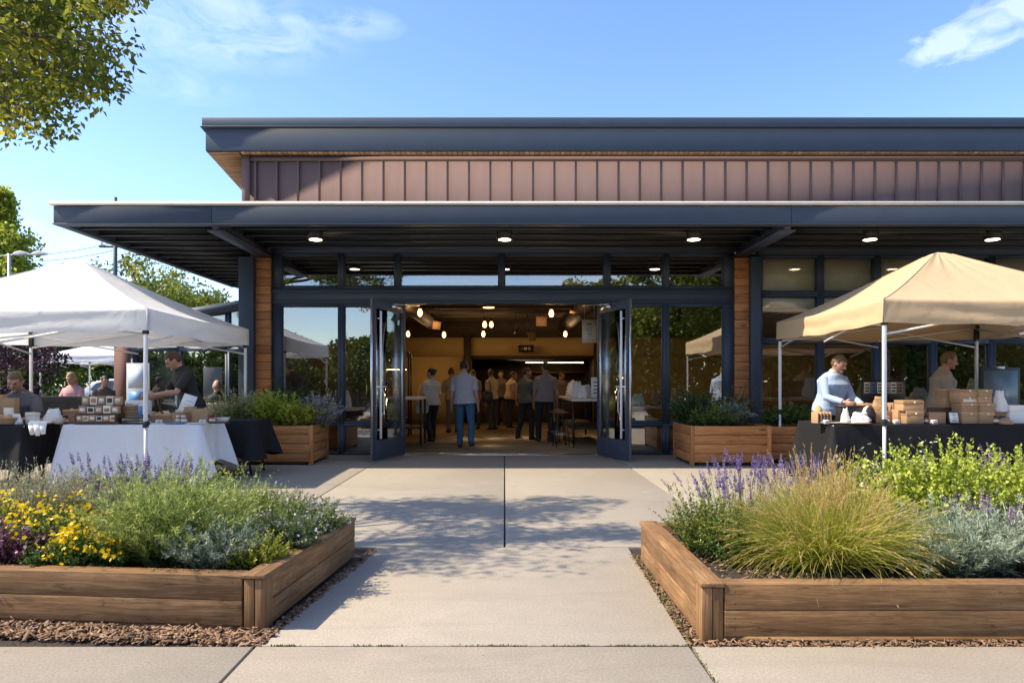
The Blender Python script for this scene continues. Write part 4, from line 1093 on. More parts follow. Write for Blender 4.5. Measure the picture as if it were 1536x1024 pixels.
    def hs(p):   # skull with a narrower jaw, flat sides and a chin
        x, y, z = p
        if z < 0:
            x *= 1 - .30*z*z; y = y*(1 - .12*z*z) + (.14*z*z if y > 0 else .22*z*z)
        else: y = y*1.03 - .04*z
        return Vector((x*.97, y, z))
    hr = (.077*k, .098*k, .122*k)
    body.ell(hc, hr, 24, 16, Rh, fn=hs)
    def Hd(x, y, z): return hc + Rh @ V3(x*k, y*k, z*k)
    body.tube([Hd(0,.090,.022), Hd(0,.103,.0), Hd(0,.117,-.022), Hd(0,.098,-.034)], [.008*k,.011*k,.015*k,.010*k], 8)   # nose
    for s in (-1, 1):
        body.ell(Hd(s*.076,-.008,-.005), (.011*k,.020*k,.032*k), 10, 8, Rh)       # ears
        body.tube([Hd(s*.052,.075,.030), Hd(s*.030,.092,.036), Hd(s*.010,.094,.030)], .009*k, 6)  # brow
    body.ell(Hd(0,.085,-.085), (.026*k,.02*k,.018*k), 10, 8, Rh)   # chin
    t = thing('person', label, 'person', pos, face, group)
    o = body.build('body', SKIN[skin], t, smooth=True); remesh(o, vox*.8, 2)
    m = MB()
    for s in (-1, 1): m.ell(Hd(s*.031,.088,.012), (.013*k,.008*k,.008*k), 8, 6, Rh)
    m.build('eyes', M['eye'], t, smooth=True)
    m = MB(); m.ell(Hd(0,.096,-.058), (.022*k,.008*k,.007*k), 10, 6, Rh); m.build('mouth', M['lip'], t, smooth=True)
    # hair: a shell pushed out over the skull, drawn back inside at the face
    long_ = hairstyle == 'long'
    def hf(p):
        q = hs(p); x, y, z = p
        facey = y > .42 - (.35 if z > .45 else 0)*0 and z < .52
        low = z < (-1.2 if long_ and y < .2 else -.52 + .3*max(0, y + .6) if y < -.05 else .02)
        g = 1.075 + .05*nz(x*5, y*5, z*5 + len(label)) if not (facey or low) else .86
        if hairstyle == 'bald' and z > .25: g = .9
        return q*g
    m = MB(); m.ell(hc + Rh @ V3(0,-.004*k,.006*k), hr, 30, 22, Rh, fn=hf)
    if long_:
        rings = []
        for u in range(7):
            zz = .02 - u*.045; ring = []
            for i in range(16):
                a = 2*PI*i/16; ring.append(tuple(Hd((.088-.004*u)*math.cos(a), -.045 + (.055-.002*u)*math.sin(a) - .008*u, zz + .01*nz(a, u))))
            rings.append(ring)
        m.rings(rings)
    if hairstyle == 'bun': m.ell(Hd(0,-.115,.04), (.042*k,.04*k,.042*k), 12, 9, Rh)
    m.build('hair', HAIR[hair], t, smooth=True)
    if beard:
        m = MB(); m.ell(Hd(0,.060,-.078), (.060*k,.048*k,.046*k), 16, 10, Rh); m.build('beard', HAIR[hair], t, smooth=True)
    # shirt
    m = MB(); torso(m, .020, z0=.0 if untuck else .08, z1=.53)
    if untuck:
        rings = []
        for zz, g2 in ((-.06, 1.05), (.03, 1.03)):
            rings.append([tuple(T((.178*girth+.018)*g2*math.cos(2*PI*i/26), (.122*(1+(girth-1)*1.3)+.02)*g2*math.sin(2*PI*i/26) - .004, zz + .008*math.sin(i*1.7))) for i in range(26)])
        m.rings(rings)
    for i in (0, 1):
        el, wr = EL[i], WR[i]
        if sleeve == 'none': continue
        if sleeve == 'short': pts = [SH[i] + (T(0,0,.43)-SH[i])*.45, SH[i], SH[i].lerp(el,.4), SH[i].lerp(el,.82)]; rr = (.060,.070,.068,.064)
        else: pts = [SH[i] + (T(0,0,.43)-SH[i])*.45, SH[i], SH[i].lerp(el,.5), el, el.lerp(wr,.5), el.lerp(wr,.97)]; rr = (.060,.070,.064,.056,.050,.040)
        m.tube(pts, [q*k*(.9 if fem else 1) for q in rr], 14)
    m.tube([T(0,-.012,.515), T(0,-.006,.56)], [.078*k, .062*k], 16)
    o = m.build('shirt', cm('shirt_%.2f_%.2f_%.2f' % shirt, shirt), t, smooth=True); remesh(o, vox, 4)
    # trousers
    m = MB(); torso(m, .012, z0=-.1, z1=.11, g=1+(girth-1)*.6)
    for i in (0, 1):
        seated = abs((KN[i]-HP[i]).normalized().z) < .6
        m.tube([HP[i] + V3(0,0,.04), HP[i], HP[i].lerp(KN[i],.35), HP[i].lerp(KN[i],.85), KN[i], KN[i].lerp(AN[i],.35), KN[i].lerp(AN[i],.8), AN[i] - V3(0,0,.035*k)], [q*k for q in (.09,.102,.093,.074,.070,.068,.060,.061)], 16)
    o = m.build('trousers', cm('trousers_%.2f_%.2f_%.2f' % pants, pants), t, smooth=True); remesh(o, vox, 4)
    for i in (0, 1):
        m = MB(); a = AN[i]; fd = V3(.12 if i == 0 else -.12, 1, 0).normalized(); sdv = fd.cross(V3(0,0,1))
        bent = (KN[i]-AN[i]).normalized(); pit = 0
        if a.z > .16 and hip is None: pit = -.5
        Rf = Matrix.Rotation(pit, 3, sdv)
        rings = []
        for y, w_, h0, h1 in ((-.075,.020,-.06,-.02),(-.065,.032,-.083,.0),(-.03,.038,-.085,.02),(.03,.040,-.085,.0),(.09,.046,-.085,-.035),(.15,.042,-.085,-.045),(.185,.022,-.08,-.058)):
            ring = []
            for q in range(12):
                an_ = 2*PI*q/12; zz = (h0+h1)/2 + (h1-h0)/2*math.sin(an_)
                ring.append(tuple(a + Rf @ ((fd*y + sdv*(w_*math.cos(an_)) + V3(0,0,zz))*k)))
            rings.append(ring)
        m.rings(rings); m.build('shoe', cm('shoe_%.2f' % shoe[0], shoe, .5), t, smooth=True)
    return t
UPA = ((.1,.1,-1),)
# vendors at the tan stall
person('person in light blue shirt standing behind the card holder, head bowed over the table', ((1243-757)*9.75/1027, 9.75, 0), PI+.35, 1.72, lean=.22, girth=1.22, arms=[((.22,.45,-1),(-.25,1,-.25)),((-.22,.4,-1),(.2,1,-.45))], head=(.35,.25),
       skin='fair', hair='sandy', shirt=(.36,.47,.66), sleeve='long', pants=(.05,.055,.07), vox=.008)
person('person in taupe shirt behind the box stacks, turned toward the screen board', ((1408-757)*9.85/1027, 9.85, 0), PI+1.05, 1.76, lean=.14, girth=1.2, arms=[((.15,.25,-1),(-.1,1,-.4)),((-.15,.35,-1),(.1,1,-.3))], head=(.2,.15),
       skin='tan', hair='sandy', shirt=(.30,.255,.215), sleeve='long', pants=(.04,.04,.045), vox=.008)
# left stall
person('seated person in dark grey shirt with sandy hair leaning on the black table', (-6.34, 9.05, 0), PI+.15, 1.84, lean=.30, girth=1.12, hip=.62, arms=[((.35,.55,-.8),(-.55,1,-.12)),((-.35,.55,-.8),(.5,1,-.12))], legs=[((.2,1,-.08),(0,.05,-1)),((-.2,1,-.08),(0,.05,-1))], head=(.3,.1),
       skin='tan', hair='sandy', shirt=(.10,.10,.115), sleeve='short', pants=(.04,.045,.06), vox=.008)
person('person in black tee bending over the white table with short dark hair', (-4.42, 9.72, 0), PI-.8, 1.80, lean=.34, arms=[((.15,.55,-1),(-.15,1,-.2)),((-.25,.7,-.9),(.1,1,-.1))], head=(.45,-.3),
       skin='fair', hair='brown', shirt=(.022,.022,.024), sleeve='short', pants=(.03,.03,.035), vox=.008)
person('person with long blond hair in pink top seated behind the tall black table', ((112-757)*13.2/1027, 13.2, 0), PI, 1.68, lean=.12, sex='f', hip=.72, arms=[((.2,.4,-1),(-.6,1,.1)),((-.2,.4,-1),(.6,1,.1))], legs=[((.15,1,-.1),(0,.0,-1)),((-.15,1,-.1),(0,0,-1))], head=(.25,0),
       skin='fair', hair='blond', hairstyle='long', shirt=(.62,.34,.33), sleeve='short', pants=(.06,.07,.1), vox=.01)
person('dark haired person in brown top beyond the brick pier, small and far', ((155-757)*15.2/1027, 15.2, 0), PI+.9, 1.70, lean=.1, hip=.66, legs=[((.15,1,-.1),(0,.0,-1)),((-.15,1,-.1),(0,0,-1))], skin='tan', hair='dark', shirt=(.10,.07,.055), pants=(.03,.03,.03), vox=.012)
person('balding person in black jacket seated with back turned before the glazed wing', ((326-757)*12.9/1027, 12.9, 0), .35, 1.72, lean=-.12, hip=.55, arms=[((.2,.3,-1),(.0,1,-.1)),((-.2,.3,-1),(.0,1,-.1))], legs=[((.15,1,-.1),(0,.2,-1)),((-.15,1,-.1),(0,.2,-1))], head=(0,.2),
       skin='fair', hair='grey', hairstyle='bald', shirt=(.025,.025,.028), sleeve='long', pants=(.03,.03,.03), vox=.01)
stool('stool under the seated vendor in dark grey shirt', -6.34, 9.05, .1, .54, 0)
stool('stool under the blond person in pink top', (112-757)*13.2/1027, 13.2, .1, .64, 0)
stool('stool under the far dark haired person beyond the brick pier', (155-757)*15.2/1027, 15.2, .1, .58, 0)
m = thing('garden_chair', 'pale chair under the balding person in black jacket', 'chair', ((326-757)*12.9/1027, 12.9, 0), .35)
b = MB(); b.box(-.22,-.2,.42,.22,.24,.455); b.build('seat', M['paper'], m, bevel=.01)
b = MB(); b.obox((0,-.24,.66), (.44,.03,.46), Matrix.Rotation(.15,3,'X')); b.build('backrest', M['paper'], m, bevel=.01)
for sx in (-.19,.19):
    for sy in (-.17,.21):
        b = MB(); b.tube([(sx,sy,.42),(sx*1.1,sy*1.15,0)], .012, 8); b.build('leg', M['alu'], m, smooth=True)
# inside the hall, seen from behind
GI = .003
person('person in white tee and black trousers walking in on the left of the hall', ((646-757)*14.6/1027, 14.6, GI), .55, 1.64, sex='f', girth=1.2, arms=[((.16,.05,-1),(.1,.3,-1)),((-.16,-.05,-1),(-.15,.45,-1))], head=(.1,.5), side=.05, legs=[((.06,.26,-1),(.0,.02,-1)),((-.05,-.20,-1),(0,-.42,-1))],
       hair='dark', hairstyle='bun', shirt=(.62,.57,.52), pants=(.015,.015,.017), vox=.01)
person('person in grey short sleeved shirt and blue jeans walking in nearest the doorway', ((697-757)*13.3/1027, 13.3, GI), -.06, 1.76, girth=1.14, arms=[((.20,-.02,-1),(.12,.25,-1)),((-.18,.02,-1),(-.1,.3,-1))], head=(.12,-.15), side=-.03, legs=[((.10,-.16,-1),(.06,-.55,-1)),((-.02,.20,-1),(0,.02,-1))],
       hair='dark', shirt=(.44,.43,.46), pants=(.045,.12,.21), vox=.009)
person('person in dark green shirt walking beside the taller person in brown shirt', ((790-757)*15.3/1027, 15.3, GI), -.75, 1.66, girth=1.05, head=(.2,-.6), side=-.05, arms=[((.1,.3,-1),(-.2,1,.2)),((-.12,0,-1),(-.1,.3,-1))], legs=[((.06,.14,-1),(.0,-.05,-1)),((-.06,-.14,-1),(0,-.34,-1))],
       skin='tan', hair='dark', shirt=(.12,.125,.115), pants=(.02,.02,.022), vox=.01)
person('tall person in brown grey shirt and black trousers on the right of the walking pair', ((817-757)*14.7/1027, 14.7, GI), .1, 1.76, girth=1.14, arms=[((.2,.0,-1),(.1,.25,-1)),((-.2,.0,-1),(-.05,.3,-1))], head=(.15,.55), side=.05, legs=[((.07,-.10,-1),(.0,-.28,-1)),((-.07,.14,-1),(0,.0,-1))],
       skin='tan', hair='dark', shirt=(.26,.215,.195), pants=(.015,.015,.018), vox=.01)
far = [(738,18.6,.9,1.68,(.60,.48,.30),(.05,.045,.04),'brown','in cream top near the centre of the far queue'),
       (766,19.4,-1.1,1.64,(.50,.33,.19),(.02,.02,.02),'dark','in tan top right of the cream top in the far queue'),
       (752,20.6,2.7,1.70,(.10,.07,.05),(.03,.02,.02),'dark','in dark brown top between the two pale tops in the far queue'),
       (679,17.6,.4,1.70,(.30,.24,.17),(.12,.10,.09),'brown','in beige top half hidden by the person in jeans'),
       (712,19.0,2.6,1.66,(.25,.20,.14),(.05,.05,.05),'dark','facing the street behind the shoulder of the person in jeans'),
       (842,20.6,-.8,1.66,(.12,.08,.06),(.03,.03,.03),'brown','in dark top at the lit servery on the right')]
for px, Y, fa, h, sc, pc, hr_, lb in far:
    ar = random.choice([None, [((.1,.3,-1),(-.4,1,.1)),((-.1,.0,-1),(-.06,.2,-1))], [((.2,.1,-1),(-.6,.7,-.2)),((-.2,.1,-1),(.5,.8,-.3))], [((.12,-.1,-1),(.1,.2,-1)),((-.15,.4,-1),(.1,1,.3))]])
    person('person ' + lb, arms=ar, head=(random.uniform(-.1,.35), random.uniform(-.8,.8)), lean=random.uniform(-.02,.12), girth=random.uniform(.95,1.25), side=random.uniform(-.06,.06), pos=((px-757)*Y/1027, Y, GI), face=fa, height=h, hair=hr_, shirt=sc, pants=pc, skin='tan', vox=.014, legs=[((.04,random.uniform(-.1,.1),-1),(0,-.08,-1)),((-.04,random.uniform(-.1,.1),-1),(0,-.08,-1))], group='people in the hall')

def tote(label, p, mat, rz=0):
    t = thing('shoulder_bag', label, 'bag', p, rz)
    b = MB(); rings = []
    for z, w, d in ((0,.11,.045),(.03,.14,.06),(.18,.15,.055),(.27,.13,.03),(.28,.12,.015)):
        rings.append([(w*math.cos(2*PI*i/20)*(1+.04*nz(i,z*9)), d*math.sin(2*PI*i/20), z) for i in range(20)])
    b.rings(rings); b.build('bag_body', mat, t, smooth=True)
    b = MB(); b.tube([(-.10,0,.27),(-.08,.0,.45),(-.03,0,.62),(.03,0,.62),(.08,0,.45),(.10,0,.27)], .009, 8); b.build('strap', mat, t, smooth=True)
tote('pale shoulder bag at the hip of the person in white tee', ((634-757)*14.5/1027, 14.42, .62), M['label'], .4)
tote('dark shoulder bag on the back of the person in cream top', ((731-757)*18.4/1027, 18.35, .75), M['leather'], .1)
tote('tan tote bag carried by the tall person in brown grey shirt', ((833-757)*14.7/1027, 14.75, .42), M['kraft'], 1.3)
# ------------------------------------------------------------------ foliage helpers (vectorised)
def unit(a): return a / np.maximum(np.linalg.norm(a, axis=-1, keepdims=True), 1e-9)
def rdir(n, up=0.0):
    v = RNG.normal(size=(n,3)); v = unit(v); v[:,2] += up; return unit(v)
def leaves(mb, C, D, L, W, rnd, fold=.25, m=0, roll=None):
    """diamond leaves: base C, direction D, length L, width W"""
    n = len(C); L = np.broadcast_to(L, (n,))[:,None]; W = np.broadcast_to(W, (n,))[:,None]
    D = unit(D); r = rdir(n); s = unit(np.cross(D, r)); nn = np.cross(s, D)
    mid = C + D*L*.45
    v = np.stack([C, mid + s*W*.5 + nn*W*fold, C + D*L, mid - s*W*.5 + nn*W*fold], 1).reshape(-1,3)
    f = np.arange(4*n).reshape(-1,4)
    mb.addn(v, f, rnd, m)
def blades(mb, B, D, L, W, rnd, droop=.5, seg=4, m=0, curl=.0, tipw=.1):
    """grass blades; returns the points along each one (seg+1, n, 3)"""
    n = len(B); L = np.broadcast_to(np.asarray(L, float), (n,)); W = np.broadcast_to(np.asarray(W, float), (n,)); droop = np.broadcast_to(np.asarray(droop, float), (n,))
    D = unit(np.asarray(D, float)); p = np.asarray(B, float).copy(); d = D.copy()
    side = unit(np.cross(d, rdir(n))); pts = [p.copy()]; rows = []
    cd = RNG.normal(size=(n,3))*curl
    def row(p, d, w):
        nonlocal side
        side = unit(side - d*np.sum(side*d, 1, keepdims=True)); return np.stack([p - side*w[:,None]/2, p + side*w[:,None]/2], 1)
    rows.append(row(p, d, W))
    for k in range(1, seg + 1):
        d = d + np.array([0,0,-1.0])*(droop*(k/seg)**1.2)[:,None]/seg*1.6 + cd/seg; d = unit(d)
        p = p + d*(L/seg)[:,None]; pts.append(p.copy())
        rows.append(row(p, d, W*(1 - (1-tipw)*(k/seg)**1.5)))
    v = np.stack(rows, 1).reshape(-1,3); st = 2*(seg+1)
    base = (np.arange(n)*st)[:,None]
    f = np.concatenate([base + np.array([[2*k,2*k+1,2*k+3,2*k+2]]) for k in range(seg)], 0)
    mb.addn(v, f, np.tile(np.broadcast_to(rnd, (n,)), seg), m)
    return np.stack(pts)
def disc(n, rx, ry, pw=.5):
    a = RNG.uniform(0, 2*PI, n); r = RNG.uniform(0, 1, n)**pw
    return np.stack([rx*r*np.cos(a), ry*r*np.sin(a), np.zeros(n)], 1), a, r
LM = {}
def lm(name, *a, **k):
    if name not in LM: LM[name] = leafmat(name, *a, **k)
    return LM[name]
GREEN = lm('leaf_green', (.035,.075,.015), (.085,.15,.03), (.16,.24,.05))
LIME = lm('leaf_lime', (.16,.22,.02), (.32,.39,.04), (.50,.54,.09))
YGREEN = lm('leaf_yellow_green', (.17,.20,.02), (.36,.38,.045), (.58,.56,.10))
FEATH = lm('leaf_feathery', (.12,.18,.035), (.27,.34,.08), (.48,.52,.17))
SILV = lm('leaf_silver', (.19,.22,.15), (.34,.38,.27), (.54,.57,.44), transl=.25)
BLUEG = lm('leaf_blue_green', (.15,.20,.13), (.29,.36,.25), (.46,.52,.39), transl=.25)
DARKG = lm('leaf_dark', (.018,.04,.012), (.035,.075,.022), (.07,.12,.035))
STRAW = lm('blade_straw', (.42,.28,.08), (.60,.43,.16), (.76,.60,.31), transl=.45)
GOLDG = lm('blade_golden_green', (.19,.25,.025), (.40,.41,.055), (.70,.58,.17), transl=.45)
GREYG = lm('blade_grey', (.22,.22,.13), (.38,.36,.23), (.56,.52,.38), transl=.3)
LAV = lm('petal_lavender', (.13,.08,.27), (.22,.15,.40), (.38,.29,.55), transl=.25)
MAUVE = lm('petal_mauve', (.36,.25,.40), (.50,.38,.54), (.68,.57,.70), transl=.3)
YEL = lm('petal_yellow', (.82,.50,.01), (.92,.64,.015), (.95,.76,.06), transl=.25)
WHT = lm('petal_white', (.62,.60,.50), (.76,.74,.66), (.85,.84,.78), transl=.25)
PURP = lm('leaf_purple', (.07,.022,.04), (.14,.05,.085), (.28,.14,.19))
STEM = lm('stem_green', (.07,.10,.03), (.12,.15,.05), (.18,.2,.08))

def plant(name, label, cat, c, group=None): return thing(name, label, cat, c, 0, group)
def bush(mb, n_st, rx, ry, h, leafL, leafW, per, up=1.1, droop=.35, spread=1.0, stems=None, rp=.5, start=.15, hv=.25, splay=.5, lrnd=None):
    """stems fanning out of the ground, each set with leaves; returns stem points"""
    B, a, r = disc(n_st, rx*.55, ry*.55, rp)
    D = np.stack([np.cos(a)*r*spread*rx/max(h,.01), np.sin(a)*r*spread*ry/max(h,.01), np.full(n_st, up)], 1) + RNG.normal(size=(n_st,3))*.14
    L = h*(1 - .28*r**2)*(1 + RNG.normal(size=n_st)*hv*.6); L = np.clip(L, h*.35, h*1.25)
    pts = blades(stems if stems is not None else mb, B, D, L*1.05, .004, RNG.uniform(0,.7,n_st), droop, 5, curl=.25)
    t = RNG.uniform(start, 1.0, (n_st, per))**.8; k = np.minimum((t*5).astype(int), 4); fr = t*5 - k
    idx = np.arange(n_st)[:,None]
    A, Bp = pts[k, idx], pts[k+1, idx]
    C = (A + (Bp-A)*fr[...,None]).reshape(-1,3); ax = unit(Bp-A).reshape(-1,3)
    out = rdir(len(C)); D2 = unit(ax*splay + out*.8 + np.array([0,0,.25]))
    tt = t.reshape(-1); rr = np.clip(RNG.normal(.10, .2, len(C)) + .72*tt**2, 0, 1) if lrnd is None else lrnd(len(C))  # tone rises toward the tips: highlights and inner shade put into leaf colour
    sz = (1.15 - .45*tt)*RNG.uniform(.7, 1.25, len(C))
    leaves(mb, C, D2, leafL*sz, leafW*sz, rr)
    return pts
def spikes(stm, fl, B, D, L, head, npet, size, droop=.1, whorl=True):
    n = len(B); pts = blades(stm, B, D, L, .0042, RNG.uniform(0,.8,n), droop, 5, curl=.12, tipw=.6)
    P0, P1 = pts[4], pts[5]; ax = unit(P1-P0)
    t = RNG.uniform(0, 1, (n, npet)); t = np.round(t*7)/7 + RNG.normal(size=(n,npet))*.02
    C = P1[:,None] - ax[:,None]*(head*(1-t))[...,None]
    C = C.reshape(-1,3); a = np.repeat(ax, npet, 0); out = unit(np.cross(a, rdir(len(C))))
    w = (1.1 - .6*t.reshape(-1))
    leaves(fl, C + out*size*.1, unit(out + a*.55), size*w, size*.75*w, np.clip(RNG.normal(.45,.28,len(C)),0,1))
    return pts
def flowers(fl, C, r, npet=5, up=.8, rnd=None):
    n = len(C); N = rdir(n, up); e1 = unit(np.cross(N, rdir(n))); e2 = np.cross(N, e1)
    rr = RNG.uniform(.75,1.25,n)*r; base = RNG.uniform(.1,1,n)
    for k in range(npet):
        a = 2*PI*k/npet; D = e1*math.cos(a) + e2*math.sin(a); s = np.cross(N, D)
        mid = C + D*(rr*.6)[:,None] + N*(rr*.12)[:,None]
        v = np.stack([C, mid + s*(rr*.36)[:,None], C + D*rr[:,None] + N*(rr*.05)[:,None], mid - s*(rr*.36)[:,None]], 1).reshape(-1,3)
        fl.addn(v, np.arange(4*n).reshape(-1,4), np.clip(base + RNG.normal(size=n)*.1, 0, 1))
def tips(pts, n, j=.015):
    i = RNG.integers(0, pts.shape[1], n); return pts[-1][i] + RNG.normal(size=(n,3))*j

# ------------------------------------------------------------------ foreground timber beds
def timber_bed(name, label, loc, rz, x0, x1, dep, post_x, sides):
    """two courses of heavy timber; local y runs away from the street edge"""
    t = thing(name, label, 'planter', loc, rz)
    th_, ch = .105, .125
    a, b = (x0, post_x-.008) if post_x > x0 + .5 else (post_x+.115, x1)
    m = MB()
    for k in range(2):
        m.box(a, 0, .022 + k*(ch+.003), b, th_, .022 + k*(ch+.003) + ch)
    for xx in (a+.05, (a+b)/2+.02, b-.05):
        for k in range(2):
            for dz in (.035, .09): m.tube([(xx+U(-.006,.006), -.0012, .022+k*(ch+.003)+dz), (xx, .004, .022+k*(ch+.003)+dz)], .0045, 8, m=1)
    m.build('front_panel', [M['wood_x'], M['leather']], t, bevel=.006)
    m = MB(); m.box(a, .012, -.02, b, th_-.01, .021); m.build('ground_board', M['wood_x'], t)
    m = MB()
    for k in range(2): m.box(a, dep-th_, .022 + k*(ch+.003), b, dep, .022 + k*(ch+.003) + ch)
    m.build('back_panel', M['wood_x'], t, bevel=.006)
    for s in sides:
        xs_ = post_x if s == 'post' else s
        m = MB()
        for k in range(2): m.box(xs_+.004, .112, .005 + k*(ch+.006), xs_+.108, dep-.0 if s == 'post' else dep-th_-.01, .005 + k*(ch+.006) + ch)
        m.build('side_panel', M['wood_y'], t, bevel=.006)
    m = MB(); m.box(post_x+.002, .002, -.025, post_x+.055, .108, .258); m.box(post_x+.058, .004, -.02, post_x+.110, .108, .258); m.build('corner_post', M['wood_z'], t, bevel=.005)
    m = MB(); m.box(post_x-.004, -.006, .261, post_x+.116, dep+.004, .283); m.build('cap_board', M['wood_y'], t, bevel=.004)
    m = MB(); n = 40; vs = []
    for j in range(n + 1):
        for i in range(n + 1):
            x = x0+.05 + (x1-x0-.1)*i/n; y = .06 + (dep-.12)*j/n; vs.append((x, y, .215 + .018*nz(x*3, y*3) + .012*nz(x*14, y*14)))
    m.addn(vs, [(j*(n+1)+i, j*(n+1)+i+1, (j+1)*(n+1)+i+1, (j+1)*(n+1)+i) for j in range(n) for i in range(n)], .5)
    m.build('soil', M['soil'], t, smooth=True)
    m = MB()
    for _ in range(1500):
        L = U(.012,.04); m.obox((U(x0+.1,x1-.1), U(.1,dep-.1), .225+U(-.005,.015)), (L, L*U(.25,.5), .005), Euler((U(-.4,.4),U(-.4,.4),U(0,6))).to_matrix())
    tag(m.build('bark_cover', M['chips'], t, recalc=False), kind='stuff')
    return t
BL = Vector((-1.215, 3.462, 0)); rl = math.radians(-5.2)
timber_bed('timber_bed', 'weathered timber bed of yellow flowers, lavender and feathery green plants', BL, rl, -2.95, 0, 1.50, -.112, ['post', -2.95])
BR = Vector((.955, 3.325, 0))
timber_bed('timber_bed', 'weathered timber bed holding the golden grass tuft and lime shrub', BR, 0, 0, 2.75, 1.50, 0.0, ['post', 2.64])
ZS = .215
def at2(px, py, Y):   # a spot on the soil of a bed under this photo column
    return Vector(((px-757)*Y/1027, Y, ZS))

# -- golden fountain grass
t = plant('fountain_grass', 'large golden fountain grass tuft with straw coloured plumes arching over the timber edge', 'ornamental grass', at2(1240,0,3.86))
mb = MB(); n = 3600
B, a, r = disc(n, .19, .14); lean = RNG.uniform(0, 1, n)**.75
D = np.stack([np.cos(a)*lean*1.5, np.sin(a)*lean*1.0, np.ones(n)], 1) + RNG.normal(size=(n,3))*.13
L = RNG.uniform(.28, .53, n)*(1 + .26*lean)
blades(mb, B, D, L, .0048, np.clip(RNG.normal(.35,.25,n)+.15*lean,0,1), .35 + 1.15*lean*RNG.uniform(.5,1.2,n), 7, curl=.35)
mb.build('blades', GOLDG, t, recalc=False)
mb = MB(); n = 700; B, a, r = disc(n, .17, .12); lean = RNG.uniform(0,1,n)**.8
D = np.stack([np.cos(a)*lean*1.55, np.sin(a)*lean*.9, np.ones(n)], 1) + RNG.normal(size=(n,3))*.12
pts = blades(mb, B, D, RNG.uniform(.38,.60,n), .0030, RNG.uniform(.2,1,n), .25 + 1.0*lean, 8, curl=.4)
nn = 34; tt = RNG.uniform(0,1,(n,nn)); k = np.where(tt < .5, 6, 7); fr = np.where(tt < .5, tt*2, tt*2-1)
ii = np.arange(n)[:,None]; A, Bq = pts[k,ii], pts[k+1,ii]; C = (A+(Bq-A)*fr[...,None]).reshape(-1,3); ax = unit(Bq-A).reshape(-1,3)
leaves(mb, C, unit(ax + rdir(len(C))*.28), .020, .0022, RNG.uniform(.3,1,len(C)))
mb.build('plumes', STRAW, t, recalc=False)
mb = MB(); n = 120; B, a, r = disc(n, .07, .06); D = np.stack([np.cos(a)*.20*r - .0, np.sin(a)*.15, np.ones(n)], 1) + RNG.normal(size=(n,3))*.11
pts = blades(mb, B + np.array([.02,.05,0]), D, RNG.uniform(.46,.70,n), .0034, RNG.uniform(.1,.7,n), .12, 6, curl=.2)
C = np.repeat(pts[6], 26, 0) - np.repeat(unit(pts[6]-pts[5]), 26, 0)*RNG.uniform(0,.15,n*26)[:,None]
leaves(mb, C, unit(np.repeat(unit(pts[6]-pts[5]), 26, 0) + rdir(n*26)*.3), .022, .0024, RNG.uniform(.1,.8,len(C)))
mb.build('tall_plumes', STRAW, t, recalc=False)

def lime_bush(label, c, rx, ry, h, n, mat=None, lL=.026, lW=.019):
    t = plant('shrub', label, 'shrub', c); mb, st = MB(), MB()
    bush(mb, n, rx, ry, h, lL, lW, 34, up=1.2, droop=.2, stems=st, spread=1.15, start=.18, hv=.35)
    mb.build('foliage', mat or LIME, t, recalc=False); st.build('stems', STEM, t, recalc=False); return t
lime_bush('large lime green leafy shrub right of the golden grass, tallest clump', at2(1415,0,4.35), .36, .30, .54, 460, None, .034, .025)
lime_bush('lime green shrub at the frame edge under the pale lavender', at2(1530,0,4.3), .28, .28, .50, 320, None, .034, .025)
lime_bush('lower lime green shrub behind the golden grass plumes', at2(1330,0,4.5), .30, .22, .44, 300, None, .034, .025)
lime_bush('yellow green small leaved shrub at the left corner of the golden grass bed', at2(1070,0,4.15), .25, .26, .36, 230, lm('leaf_yg2', (.07,.10,.015), (.17,.2,.03), (.32,.32,.06)), .020, .012)
lime_bush('dark green low shrub under the lavender beside the golden grass', at2(1110,0,3.95), .20, .18, .26, 150, GREEN, .02, .011)
def silver_bush(label, c, rx, ry, h, n, mat, lL=.045, lW=.0055, per=60, name='silver_shrub'):
    t = plant(name, label, 'shrub', c); mb, st = MB(), MB()
    bush(mb, n, rx, ry, h, lL, lW, per, up=1.0, droop=.35, stems=st, spread=1.3, start=.12, splay=.65, hv=.3)
    mb.build('foliage', mat, t, recalc=False); st.build('stems', STEM, t, recalc=False); return t
silver_bush('silvery blue-green feathery shrub right of the golden grass at the timber edge', at2(1425,0,3.72), .30, .20, .34, 300, BLUEG)
silver_bush('silvery feathery shrub at the frame edge beside the silvery blue-green one', at2(1540,0,3.8), .28, .22, .33, 230, SILV)
def lavender(label, c, rx, ry, h, n, petal, head=.10, leaf=None, nl=160, npet=44, size=.013, name='lavender', lh=.55):
    t = plant(name, label, 'flowering plant', c); st, fl, lf_ = MB(), MB(), MB()
    B, a, r = disc(n, rx*.6, ry*.6); D = np.stack([np.cos(a)*r*rx/h*.9, np.sin(a)*r*ry/h*.9, np.ones(n)], 1) + RNG.normal(size=(n,3))*.09
    spikes(st, fl, B, D, h*RNG.uniform(.72,1.08,n), head, npet, size)
    bush(lf_, nl, rx, ry, h*lh, .040, .0055, 34, up=1.1, droop=.3, stems=st, spread=1.1, start=.1, splay=.7)
    lf_.build('foliage', leaf or SILV, t, recalc=False); st.build('stems', STEM, t, recalc=False); fl.build('flower_spikes', petal, t, recalc=False); return t
lavender('purple lavender clump at the left end of the golden grass bed, thin upright spikes', at2(1120,0,4.35), .32, .24, .58, 85, LAV, .085)
lavender('lavender clump just behind the golden grass, grey leaves', at2(1195,0,4.55), .22, .2, .56, 60, LAV, .08)
lavender('pale lilac lavender behind the lime shrub at the frame edge', at2(1522,0,4.62), .20, .18, .60, 55, MAUVE, .13, npet=60)
